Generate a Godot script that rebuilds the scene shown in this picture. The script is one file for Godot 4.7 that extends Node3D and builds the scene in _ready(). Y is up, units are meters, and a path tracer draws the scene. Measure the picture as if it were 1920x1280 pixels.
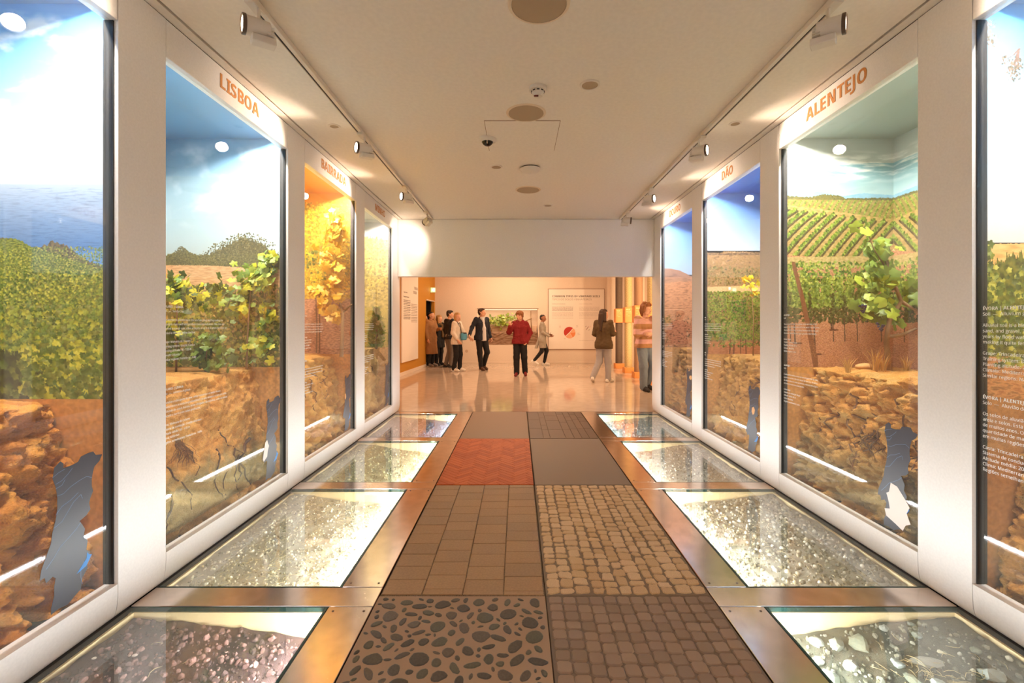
extends Node3D
# A wine-region exhibition corridor: lit display cases in both side walls, glazed soil boxes in the floor, a path of paving samples, and a warm gallery beyond.
# Depths are written as positive Z away from the camera; p3() turns them into world points (y up, -z away).

const PANE_L := 1.835          # corridor faces of the two side walls
const PANE_R := 2.085
const CEIL := 2.94
const PILLARS := [2.23, 3.775, 5.305, 6.805]
const HALF := 0.1425
const FAR_Z := 6.95

var M := {}
var rng := RandomNumberGenerator.new()
var noises := {}
var leaf_meshes := []
var bold: SystemFont
var plain_font: SystemFont

func p3(x: float, y: float, z: float) -> Vector3:
	return Vector3(x, y, -z)

func rgb(r: float, g: float, b: float) -> Color:
	return Color(r / 255.0, g / 255.0, b / 255.0)

func _ready() -> void:
	rng.seed = 20240611
	# camera
	var cam := Camera3D.new()
	cam.name = "camera"
	add_child(cam)
	cam.position = Vector3(0, 1.35, 0)
	var near := 0.05
	cam.set_frustum(near * 1280.0 / 853.0, Vector2(near * -11.0 / 853.0, near * -34.0 / 853.0), near, 100.0)
	cam.current = true
	# environment: closed rooms, no sky
	var we := WorldEnvironment.new()
	we.name = "environment"
	var env := Environment.new()
	env.background_mode = Environment.BG_COLOR
	env.background_color = Color(0, 0, 0)
	env.tonemap_mode = Environment.TONE_MAPPER_LINEAR
	env.tonemap_exposure = 1.25
	env.sdfgi_enabled = true
	env.ssao_enabled = true
	env.ssil_enabled = true
	we.environment = env
	add_child(we)
	# large lamps of the gallery beyond and of the corridor behind the camera
	area_lamp("gallery_light", p3(-0.2, 3.55, 13.6), Vector3(0, -1, 0), Vector2(2.4, 1.0), Color(1.0, 0.90, 0.79), 4.9)
	area_lamp("gallery_light", p3(0.2, 3.55, 9.6), Vector3(0, -1, 0), Vector2(3.0, 1.6), Color(1.0, 0.90, 0.79), 4.9)
	area_lamp("corridor_light", p3(0.1, 2.93, -1.2), Vector3(0, -1, 0), Vector2(1.6, 0.8), Color(1.0, 0.91, 0.82), 12.0)
	setup()
	setup_cases()
	setup_plants()
	setup_gallery()
	setup_people()
	build_structure()
	for i in 4:
		build_case(-1, i)
		build_case(1, i)
	build_floor_boxes()
	build_paving()
	build_ceiling_things()
	build_gallery()
	build_people()

func area_lamp(called: String, at: Vector3, towards: Vector3, size: Vector2, color: Color, energy: float) -> AreaLight3D:
	var l := AreaLight3D.new()
	l.name = called
	add_child(l, true)
	l.area_size = size
	l.area_normalize_energy = true
	l.light_color = color
	l.light_energy = energy
	l.shadow_enabled = true
	l.set("area_range", 30.0)
	aim(l, at, towards)
	return l

func spot_lamp(called: String, at: Vector3, towards: Vector3, angle: float, color: Color, energy: float, radius: float, soft: float) -> SpotLight3D:
	var l := SpotLight3D.new()
	l.name = called
	add_child(l, true)
	l.spot_angle = angle
	l.spot_angle_attenuation = soft
	l.spot_range = 30.0
	l.spot_attenuation = 2.0
	l.light_color = color
	l.light_energy = energy
	l.light_size = radius
	l.shadow_enabled = true
	aim(l, at, towards)
	return l

func aim(n: Node3D, at: Vector3, towards: Vector3) -> void:
	var d := towards.normalized()
	var up := Vector3.UP if absf(d.y) < 0.98 else Vector3(0, 0, -1)
	n.transform = Transform3D(Basis.looking_at(d, up), at)

# ---------------------------------------------------------------- naming
func add(o: Node3D, called: String, parent: Node) -> void:
	var n := called
	if parent == self:
		var k := 0
		while has_node(NodePath(n)):
			k += 1
			n = "%s_%03d" % [called, k]
	o.name = n
	parent.add_child(o, true)

func mi(called: String, mesh: Mesh, mat: Material, parent: Node = self, at := Vector3.ZERO) -> MeshInstance3D:
	var o := MeshInstance3D.new()
	o.mesh = mesh
	o.material_override = mat
	o.position = at
	add(o, called, parent)
	return o

func tag(o: Node, label: String, category: String, group := "") -> void:
	o.set_meta("label", label)
	o.set_meta("category", category)
	if group != "":
		o.set_meta("group", group)

func thing(called: String, label: String, category: String, at: Vector3, group := "") -> Node3D:
	var o := Node3D.new()
	o.position = at
	add(o, called, self)
	tag(o, label, category, group)
	return o

func struct(called: String, at := Vector3.ZERO) -> Node3D:
	var o := Node3D.new()
	o.position = at
	add(o, called, self)
	o.set_meta("kind", "structure")
	return o

# ---------------------------------------------------------------- mesh helpers
func st_new(smooth := false) -> SurfaceTool:
	var st := SurfaceTool.new()
	st.begin(Mesh.PRIMITIVE_TRIANGLES)
	st.set_smooth_group(0 if smooth else -1)
	return st

func done(st: SurfaceTool) -> ArrayMesh:
	st.generate_normals()
	return st.commit()

func tri(st: SurfaceTool, a: Vector3, b: Vector3, c: Vector3, from: Vector3) -> void:
	# turned so that its front looks away from the point «from»
	if (b - a).cross(c - a).dot((a + b + c) / 3.0 - from) > 0.0:
		st.add_vertex(a); st.add_vertex(c); st.add_vertex(b)
	else:
		st.add_vertex(a); st.add_vertex(b); st.add_vertex(c)

func quad(st: SurfaceTool, a: Vector3, b: Vector3, c: Vector3, d: Vector3, from: Vector3) -> void:
	tri(st, a, b, c, from)
	tri(st, a, c, d, from)

func box_in(st: SurfaceTool, c: Vector3, s: Vector3, bev := 0.0) -> void:
	var h := s / 2.0
	var b := minf(bev, minf(h.x, minf(h.y, h.z)) * 0.9)
	for ax in 3:
		var u := (ax + 1) % 3
		var w := (ax + 2) % 3
		for sg in [-1.0, 1.0]:
			var q := []
			for k in [[-1, -1], [1, -1], [1, 1], [-1, 1]]:
				var v := Vector3.ZERO
				v[ax] = sg * h[ax]
				v[u] = k[0] * (h[u] - b)
				v[w] = k[1] * (h[w] - b)
				q.append(c + v)
			quad(st, q[0], q[1], q[2], q[3], c)
	if b <= 0.0:
		return
	for ax in 3:
		var u := (ax + 1) % 3
		var w := (ax + 2) % 3
		for su in [-1.0, 1.0]:
			for sw in [-1.0, 1.0]:
				var q := []
				for k in [[-1, 0], [1, 0], [1, 1], [-1, 1]]:
					var v := Vector3.ZERO
					v[ax] = k[0] * (h[ax] - b)
					v[u] = su * (h[u] - (b if k[1] else 0.0))
					v[w] = sw * (h[w] - (0.0 if k[1] else b))
					q.append(c + v)
				quad(st, q[0], q[1], q[2], q[3], c)
	for sx in [-1.0, 1.0]:
		for sy in [-1.0, 1.0]:
			for sz in [-1.0, 1.0]:
				var e := Vector3(sx, sy, sz)
				tri(st, c + e * (h - Vector3(0, b, b)), c + e * (h - Vector3(b, 0, b)), c + e * (h - Vector3(b, b, 0)), c)

func box(size: Vector3, bev := 0.0) -> ArrayMesh:
	var st := st_new()
	box_in(st, Vector3.ZERO, size, bev)
	return done(st)

func lathe(profile: Array, segs: int, sharp := true, bend := Vector3.ONE) -> ArrayMesh:
	# profile of Vector2(radius, height), from the bottom up; each band smooth round, edges between bands sharp when wished
	var st := SurfaceTool.new()
	st.begin(Mesh.PRIMITIVE_TRIANGLES)
	for i in profile.size() - 1:
		st.set_smooth_group(i if sharp else 0)
		var a: Vector2 = profile[i]
		var b: Vector2 = profile[i + 1]
		for k in segs:
			var t0 := TAU * k / segs
			var t1 := TAU * (k + 1) / segs
			var p := [Vector3(cos(t0) * a.x, a.y, sin(t0) * a.x), Vector3(cos(t1) * a.x, a.y, sin(t1) * a.x), Vector3(cos(t1) * b.x, b.y, sin(t1) * b.x), Vector3(cos(t0) * b.x, b.y, sin(t0) * b.x)]
			for j in 4:
				p[j] = p[j] * bend
			# clockwise seen from outside
			if a.x > 1e-6:
				st.add_vertex(p[0]); st.add_vertex(p[1]); st.add_vertex(p[2])
			if b.x > 1e-6:
				st.add_vertex(p[0]); st.add_vertex(p[2]); st.add_vertex(p[3])
	return done(st)

func tube_in(st: SurfaceTool, pts: Array, radii: Array, segs := 6) -> void:
	var n := pts.size()
	var rings := []
	var side := Vector3.UP
	for i in n:
		var d: Vector3 = (pts[mini(i + 1, n - 1)] - pts[maxi(i - 1, 0)]).normalized()
		if i == 0:
			side = d.cross(Vector3.UP if absf(d.y) < 0.9 else Vector3.RIGHT).normalized()
		else:
			side = (side - d * side.dot(d)).normalized()
		var up := d.cross(side)
		var ring := []
		for k in segs:
			var t := TAU * k / segs
			ring.append(pts[i] + (side * cos(t) + up * sin(t)) * float(radii[i]))
		rings.append(ring)
	for i in n - 1:
		var mid: Vector3 = (pts[i] + pts[i + 1]) / 2.0
		for k in segs:
			var k2 := (k + 1) % segs
			quad(st, rings[i][k], rings[i][k2], rings[i + 1][k2], rings[i + 1][k], mid)
	for e in [0, n - 1]:
		var away: Vector3 = pts[1] if e == 0 else pts[n - 2]
		for k in range(1, segs - 1):
			tri(st, rings[e][0], rings[e][k], rings[e][k + 1], away)

func tube(pts: Array, radii: Array, segs := 6) -> ArrayMesh:
	var st := st_new(true)
	tube_in(st, pts, radii, segs)
	return done(st)

func prism_in(st: SurfaceTool, poly: PackedVector2Array, base: Vector3, ex: Vector3, ey: Vector3, depth: Vector3, round := 0.0) -> void:
	# a flat outline in the axes ex, ey, given thickness along «depth»; with «round» the outer face is drawn in a little
	var idx := Geometry2D.triangulate_polygon(poly)
	var c := Vector2.ZERO
	for q in poly:
		c += q / poly.size()
	var lo := []
	var hi := []
	var top := []
	for q in poly:
		var flat := base + ex * q.x + ey * q.y
		lo.append(flat)
		var q2 := q + (c - q).normalized() * minf(round, (c - q).length() * 0.5)
		hi.append(flat + depth * (0.6 if round > 0.0 else 1.0))
		top.append(base + ex * q2.x + ey * q2.y + depth)
	var middle := base + ex * c.x + ey * c.y
	for k in range(0, idx.size(), 3):
		tri(st, top[idx[k]], top[idx[k + 1]], top[idx[k + 2]], middle + depth * -9.0)
		tri(st, lo[idx[k]], lo[idx[k + 1]], lo[idx[k + 2]], middle + depth * 9.0)
	var ccw := not Geometry2D.is_polygon_clockwise(poly)
	for k in poly.size():
		var k2 := (k + 1) % poly.size()
		var a := k if ccw else k2
		var b := k2 if ccw else k
		var e := (poly[b] - poly[a])
		var outward := ex * e.y - ey * e.x
		var m: Vector3 = (lo[a] + hi[b]) / 2.0
		quad(st, lo[a], lo[b], hi[b], hi[a], m - outward * 4.0)
		if round > 0.0:
			quad(st, hi[a], hi[b], top[b], top[a], middle + depth * 0.2)

func text_mesh(text: String, cap: float, strong: bool, depth := 0.002) -> TextMesh:
	var t := TextMesh.new()
	t.text = text
	t.font = bold if strong else plain_font
	t.font_size = 24
	t.pixel_size = cap / (24.0 * 0.714)
	t.depth = depth
	t.curve_step = 4.0
	t.horizontal_alignment = HORIZONTAL_ALIGNMENT_LEFT
	t.vertical_alignment = VERTICAL_ALIGNMENT_BOTTOM
	return t

func noise(seed_: int, freq: float, oct := 3, kind := FastNoiseLite.TYPE_SIMPLEX_SMOOTH) -> FastNoiseLite:
	var n := FastNoiseLite.new()
	n.seed = seed_
	n.frequency = freq
	n.noise_type = kind
	n.fractal_octaves = oct
	return n

func noise_tex(seed_: int, freq: float, oct: int, lo: Color, hi: Color, size := 256, mid = null) -> NoiseTexture2D:
	var t := NoiseTexture2D.new()
	t.width = size
	t.height = size
	t.seamless = true
	t.noise = noise(seed_, freq, oct)
	var g := Gradient.new()
	g.set_color(0, lo)
	g.set_color(1, hi)
	if mid != null:
		g.add_point(0.5, mid)
	t.color_ramp = g
	return t

func mat(color: Color, rough := 0.6, metal := 0.0) -> StandardMaterial3D:
	var m := StandardMaterial3D.new()
	m.albedo_color = color
	m.roughness = rough
	m.metallic = metal
	return m

func grain(m: StandardMaterial3D, seed_: int, freq: float, lo: float, hi: float, tiles: float, relief := 0.0, oct := 3) -> StandardMaterial3D:
	# a fine mottled grain over the base colour, laid on without UVs
	m.albedo_texture = noise_tex(seed_, freq, oct, Color(lo, lo, lo), Color(hi, hi, hi))
	m.uv1_triplanar = true
	m.uv1_scale = Vector3.ONE * tiles
	if relief > 0.0:
		m.heightmap_enabled = true
		m.heightmap_texture = m.albedo_texture
		m.heightmap_scale = relief
	return m

func glow(color: Color, strength: float) -> StandardMaterial3D:
	var m := mat(Color(0.9, 0.9, 0.9), 0.5)
	m.emission_enabled = true
	m.emission = color
	m.emission_energy_multiplier = strength
	return m

func glass(tint := Color(0.9, 0.97, 0.95, 0.03)) -> StandardMaterial3D:
	var m := StandardMaterial3D.new()
	m.transparency = BaseMaterial3D.TRANSPARENCY_ALPHA
	m.albedo_color = tint
	m.roughness = 0.0
	m.metallic_specular = 0.5
	return m

func setup() -> void:
	bold = SystemFont.new()
	bold.font_names = PackedStringArray(["Droid Sans"])
	bold.font_weight = 700
	plain_font = SystemFont.new()
	plain_font.font_names = PackedStringArray(["Droid Sans"])
	M.white = grain(mat(rgb(244, 240, 236), 0.45), 5, 0.08, 0.965, 1.0, 3.0)
	M.ceiling = grain(mat(rgb(240, 232, 220), 0.8), 7, 0.05, 0.97, 1.0, 2.0)
	M.seam = mat(rgb(40, 36, 34), 0.8)
	M.black = mat(rgb(16, 14, 13), 0.6)
	M.gasket = mat(rgb(34, 32, 31), 0.4)
	M.track = mat(rgb(226, 214, 198), 0.5)
	M.spot = mat(rgb(226, 216, 204), 0.45)
	M.ring = mat(rgb(92, 74, 62), 0.4)
	M.lens = glow(Color(1.0, 0.93, 0.82), 6.0)
	M.glass = glass()
	M.glass.metallic_specular = 0.40
	M.steel = grain(mat(rgb(232, 218, 208), 0.3, 1.0), 11, 0.02, 0.92, 1.0, 1.5)
	M.steel.roughness = 0.17
	M.orange = mat(rgb(204, 134, 62), 0.6)
	M.letter = mat(rgb(245, 245, 242), 0.6)
	M.map = mat(rgb(74, 76, 84), 0.35)
	M.map_pale = mat(rgb(238, 222, 214), 0.5)
	M.map_spot = mat(rgb(232, 178, 120), 0.5)
	M.river = mat(rgb(120, 146, 186), 0.4)
	M.lake = mat(rgb(52, 132, 206), 0.4)
	M.liner = mat(rgb(238, 214, 160), 0.6)
	M.edge = mat(rgb(28, 62, 56), 0.25)

	M.steel_floor = grain(mat(rgb(120, 105, 92), 0.5), 21, 0.05, 0.85, 1.0, 2.0)
	M.polished = grain(mat(rgb(212, 190, 170), 0.07), 23, 0.02, 0.93, 1.0, 0.8)
	M.ceiling_rim = mat(rgb(228, 208, 182), 0.6)
	M.grille = grain(mat(rgb(196, 172, 142), 0.8), 27, 0.4, 0.8, 1.0, 20.0)

	M.floor_glass = glass(Color(0.86, 0.96, 0.93, 0.04))
	M.floor_led = glow(Color(0.96, 0.98, 1.0), 10.0)
	M.case_led = glow(Color(1.0, 0.97, 0.92), 8.0)
	M.soil = grain(tinted(0.9), 41, 0.12, 0.72, 1.0, 6.0, 0.8)
	M.crumb = tinted(0.85)
	M.straw = mat(rgb(206, 186, 132), 0.7)
	for k in 4:
		M["stone%d" % k] = grain(mat([rgb(178, 184, 172), rgb(156, 160, 142), rgb(134, 136, 112), rgb(184, 184, 168)][k], 0.75), 50 + k, 0.06, 0.82, 1.0, 5.0, 0.3)
		M["pebble%d" % k] = grain(mat([rgb(98, 90, 82), rgb(112, 100, 90), rgb(88, 82, 76), rgb(104, 100, 86)][k], 0.38), 60 + k, 0.05, 0.82, 1.0, 6.0)
	M.mortar_pebble = grain(mat(rgb(190, 158, 130), 0.8), 68, 0.25, 0.88, 1.0, 8.0, 0.05)
	M.mortar_sett = grain(mat(rgb(150, 130, 114), 0.85), 69, 0.3, 0.8, 1.0, 8.0, 0.1)
	M.mortar = grain(mat(rgb(152, 130, 108), 0.85), 65, 0.25, 0.85, 1.0, 8.0, 0.1)
	M.mortar_dark = grain(mat(rgb(96, 82, 70), 0.85), 66, 0.25, 0.85, 1.0, 8.0, 0.1)
	M.joint_pale = grain(mat(rgb(184, 156, 128), 0.85), 67, 0.1, 0.35, 1.0, 4.0)
	M.brick_joint = mat(rgb(120, 62, 34), 0.85)
	for k in 3:
		M["sett%d" % k] = grain(mat([rgb(188, 158, 136), rgb(180, 152, 130), rgb(194, 164, 140)][k], 0.75), 70 + k, 0.4, 0.72, 1.0, 9.0, 0.25)
		M["paver%d" % k] = grain(mat([rgb(182, 146, 110), rgb(186, 148, 110), rgb(176, 142, 108)][k], 0.55), 75 + k, 0.06, 0.9, 1.0, 4.0)
		M["cobble%d" % k] = grain(mat([rgb(236, 198, 150), rgb(228, 188, 140), rgb(242, 206, 162)][k], 0.5), 80 + k, 0.08, 0.84, 1.0, 8.0, 0.1)
		M["brick%d" % k] = grain(mat([rgb(220, 106, 50), rgb(210, 96, 44), rgb(228, 114, 56)][k], 0.6), 85 + k, 0.08, 0.86, 1.0, 6.0)
	M.granite = grain(mat(rgb(166, 144, 126), 0.6), 91, 0.35, 0.78, 1.0, 4.0)
	M.granite.uv1_scale = Vector3(1.6, 8.0, 8.0)
	M.granite_brown = grain(mat(rgb(170, 138, 112), 0.55), 92, 0.35, 0.8, 1.0, 6.0)
	for k in 2:
		M["plank%d" % k] = grain(mat([rgb(116, 86, 66), rgb(126, 94, 72)][k], 0.5), 93 + k, 0.06, 0.75, 1.0, 3.0)
		M["plank%d" % k].uv1_scale = Vector3(14.0, 3.0, 1.5)

const FLOOR_LED := 1.6
func setup_cases() -> void:
	M.case_spot = glow(Color(1.0, 0.97, 0.9), 10.0)
	M.profile = grain(tinted(0.9), 131, 0.10, 0.74, 1.0, 4.0, 2.6, 4)
	M.root = grain(mat(rgb(142, 98, 58), 0.8), 133, 0.1, 0.7, 1.0, 12.0)
	M.root_dark = mat(rgb(74, 56, 42), 0.8)
	var earths := {"-1_0": rgb(224, 144, 66), "-1_1": rgb(236, 172, 100), "-1_2": rgb(234, 164, 84), "-1_3": rgb(222, 168, 104), "1_0": rgb(204, 138, 72), "1_1": rgb(228, 162, 80), "1_2": rgb(226, 166, 90), "1_3": rgb(220, 168, 108)}
	for k in earths:
		M["earth_" + k] = grain(mat(earths[k], 0.8), 140 + earths.keys().find(k), 0.05, 0.8, 1.0, 2.2, 0.2, 4)

func leaf_mat(c: Color) -> StandardMaterial3D:
	var m := mat(c, 0.5)
	m.backlight_enabled = true
	m.backlight = Color(c.r * 0.7, c.g * 0.7, c.b * 0.4)
	m.cull_mode = BaseMaterial3D.CULL_DISABLED
	return m

func setup_plants() -> void:
	for k in 4:
		leaf_meshes.append(leaf_mesh(k))
	M.leaf_yellow = leaf_mat(rgb(206, 196, 48))
	M.leaf_bright = leaf_mat(rgb(156, 170, 58))
	M.leaf_green = leaf_mat(rgb(110, 132, 46))
	M.leaf_dark = leaf_mat(rgb(66, 84, 32))
	M.leaf_gold = leaf_mat(rgb(230, 186, 48))
	M.leaf_straw = leaf_mat(rgb(206, 168, 60))
	M.vine_wood = grain(mat(rgb(172, 136, 98), 0.8), 151, 0.1, 0.7, 1.0, 10.0)
	M.dry_grass = mat(rgb(206, 160, 84), 0.7)
	M.dry_grass.cull_mode = BaseMaterial3D.CULL_DISABLED
	M.stone_sand = mat(rgb(214, 162, 98), 0.7)
	M.grape = mat(rgb(40, 44, 74), 0.4)
	var g := SphereMesh.new()
	g.radius = 0.0085
	g.height = 0.017
	g.radial_segments = 10
	g.rings = 6
	M.grape_mesh = g

func setup_gallery() -> void:
	M.panel_glow = glow(Color(1.0, 0.75, 0.52), 3.0)
	M.strip_glow = glow(Color(1.0, 0.90, 0.72), 1.5)
	M.peach = grain(mat(rgb(238, 218, 198), 0.7), 161, 0.05, 0.97, 1.0, 2.0)
	M.stone_pink = mat(rgb(222, 190, 160), 0.8)
	M.peach_dark = mat(rgb(206, 176, 150), 0.6)
	M.ochre = grain(mat(rgb(206, 142, 40), 0.7), 162, 0.05, 0.95, 1.0, 2.0)
	M.earth_dark = grain(mat(rgb(186, 146, 116), 0.9), 163, 0.1, 0.6, 1.0, 3.0)
	M.leaf_pale = leaf_mat(rgb(186, 196, 120))
	M.board = mat(rgb(244, 232, 220), 0.6)
	M.board_edge = mat(rgb(150, 110, 78), 0.6)
	M.ink = mat(rgb(84, 72, 64), 0.7)
	M.ink_pale = mat(rgb(164, 148, 134), 0.7)
	M.pie_red = mat(rgb(196, 52, 40), 0.6)
	M.pie_orange = mat(rgb(236, 142, 84), 0.6)
	M.pie_peach = mat(rgb(240, 176, 134), 0.6)
	M.pie_dark = mat(rgb(140, 60, 50), 0.6)
	M.exit_green = glow(Color(0.3, 0.8, 0.4), 0.5)
	M.exit_white = glow(Color(0.95, 1.0, 0.9), 1.2)
	M.core_dark = grain(mat(rgb(122, 96, 78), 0.85), 164, 0.06, 0.5, 1.0, 3.0)
	M.core_sand = grain(mat(rgb(232, 198, 140), 0.85), 165, 0.06, 0.6, 1.0, 3.0)
	M.core_pink = grain(mat(rgb(196, 148, 112), 0.85), 166, 0.08, 0.6, 1.0, 3.0)
	M.collar = mat(rgb(218, 140, 72), 0.55)
	M.letter_peach = mat(rgb(250, 214, 170), 0.6)

# ---------------------------------------------------------------- the shell of the corridor
func wall_section(top: float) -> PackedVector2Array:
	# cross-section of the white cladding: outward distance, height; its foot rolls back to the floor
	var q := PackedVector2Array([Vector2(0.06, top), Vector2(0.06, 0.0)])
	for k in 11:
		var t := PI / 2 * k / 10.0
		q.append(Vector2(0.024 - 0.024 * sin(t), 0.13 - 0.13 * cos(t)))
	q.append(Vector2(0.0, top))
	return q

func plane_of(s: int) -> float:
	return PANE_L if s < 0 else PANE_R

func cladding(called: String, s: int, z0: float, z1: float, low: float, top: float, parent: Node3D) -> MeshInstance3D:
	var st := st_new()
	var p := plane_of(s)
	if low <= 0.0:
		prism_in(st, wall_section(top), p3(s * p, 0, z0), Vector3(s, 0, 0), Vector3.UP, Vector3(0, 0, -(z1 - z0)))
	else:
		box_in(st, p3(s * (p + 0.03), (low + top) / 2, (z0 + z1) / 2), Vector3(0.06, top - low, z1 - z0), 0.002)
	return mi(called, done(st), M.white, parent)

const TITLES := {-1: ["", "LISBOA", "BAIRRADA", "MINHO"], 1: ["ALENTEJO", "ALENTEJO", "DÃO", "DOURO"]}

func opening(i: int) -> Vector2:
	return Vector2((PILLARS[i - 1] if i > 0 else 0.70) + HALF, PILLARS[i] - HALF)

func build_structure() -> void:
	# each clad module of a side wall is a piece of its own: pillars, headers over the cases, bases under them
	for s in [-1, 1]:
		var wall := "wall_left" if s < 0 else "wall_right"
		var p := plane_of(s)
		cladding(wall, s, -3.0, 0.70 - HALF - 0.0015, 0.0, CEIL - 0.004, self).set_meta("kind", "structure")
		for k in 5:
			var zc: float = 0.70 if k == 0 else PILLARS[k - 1]
			var e := 0.0015
			cladding(wall, s, zc - HALF + e, (7.07 if k == 4 else zc + HALF) - e, 0.0, CEIL - 0.004, self).set_meta("kind", "structure")
		for i in 4:
			var z := opening(i)
			var h := cladding(wall, s, z.x + 0.0015, z.y - 0.0015, 2.74, CEIL - 0.004, self)
			h.set_meta("kind", "structure")
			cladding(wall, s, z.x + 0.0015, z.y - 0.0015, 0.0, 0.155, self).set_meta("kind", "structure")
			if TITLES[s][i] != "" and not (s > 0 and i == 0):
				var t := text_mesh(TITLES[s][i], 0.088, true)
				var width := t.get_aabb().size.x
				var o := mi("title_lettering", t, M.orange, h)
				o.rotation.y = PI / 2 * -s
				o.position = p3(s * (p - 0.0012), 2.775, (z.x + z.y) / 2 + s * width / 2)
				o.set_meta("label", "orange capitals reading %s" % TITLES[s][i])
	var back := struct("wall_back")
	mi("plain_panel", box(Vector3(4.1, 2.94, 0.1)), M.white, back, p3(0.125, 1.47, -3.05))
	# end wall: a deep lintel across the corridor, and the gallery's own front wall to both sides
	var lint := struct("wall_end")
	mi("lintel", box(Vector3(PANE_L + PANE_R - 0.004, CEIL - 2.067, 0.12), 0.003), M.white, lint, p3((PANE_R - PANE_L) / 2, (CEIL + 2.067) / 2 - 0.002, 7.01))
	mi("side_panel", box(Vector3(1.6, 3.7, 0.12)), M.white, lint, p3(-PANE_L - 0.065 - 0.8, 1.85, 7.02))
	mi("side_panel", box(Vector3(1.6, 3.7, 0.12)), M.white, lint, p3(PANE_R + 0.065 + 0.8, 1.85, 7.02))
	mi("upper_panel", box(Vector3(4.2, 0.76, 0.12)), M.white, lint, p3(0.125, 3.325, 7.02))
	# ceiling: main field, a narrow strip along each wall, a dark slot between
	var c := struct("ceiling")
	var xl := -PANE_L + 0.072
	var xr := PANE_R - 0.072
	mi("ceiling_board", box(Vector3(xr - xl, 0.03, 9.95)), M.ceiling, c, p3((xl + xr) / 2, CEIL + 0.015, 1.975))
	mi("ceiling_strip", box(Vector3(0.056, 0.03, 9.95)), M.ceiling, c, p3(-PANE_L + 0.026, CEIL + 0.015, 1.975))
	mi("ceiling_strip", box(Vector3(0.056, 0.03, 9.95)), M.ceiling, c, p3(PANE_R - 0.026, CEIL + 0.015, 1.975))
	mi("upper_slab", box(Vector3(4.2, 0.1, 10.1)), M.black, c, p3(0.125, CEIL + 0.09, 1.95))
	# floor: the corridor's sunken slab, the plain floor behind the camera, and the gallery's polished slab
	var f := struct("floor")
	mi("sunken_slab", box(Vector3(4.4, 0.1, 7.0)), M.seam, f, p3(0.125, -0.36, 3.5))
	mi("plain_slab", box(Vector3(4.1, 0.3, 3.0)), M.steel_floor, f, p3(0.125, -0.15, -1.5))
	mi("polished_slab", box(Vector3(7.4, 0.3, 9.2)), M.polished, f, p3(0.1, -0.15, FAR_Z + 0.012 + 4.6))

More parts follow.
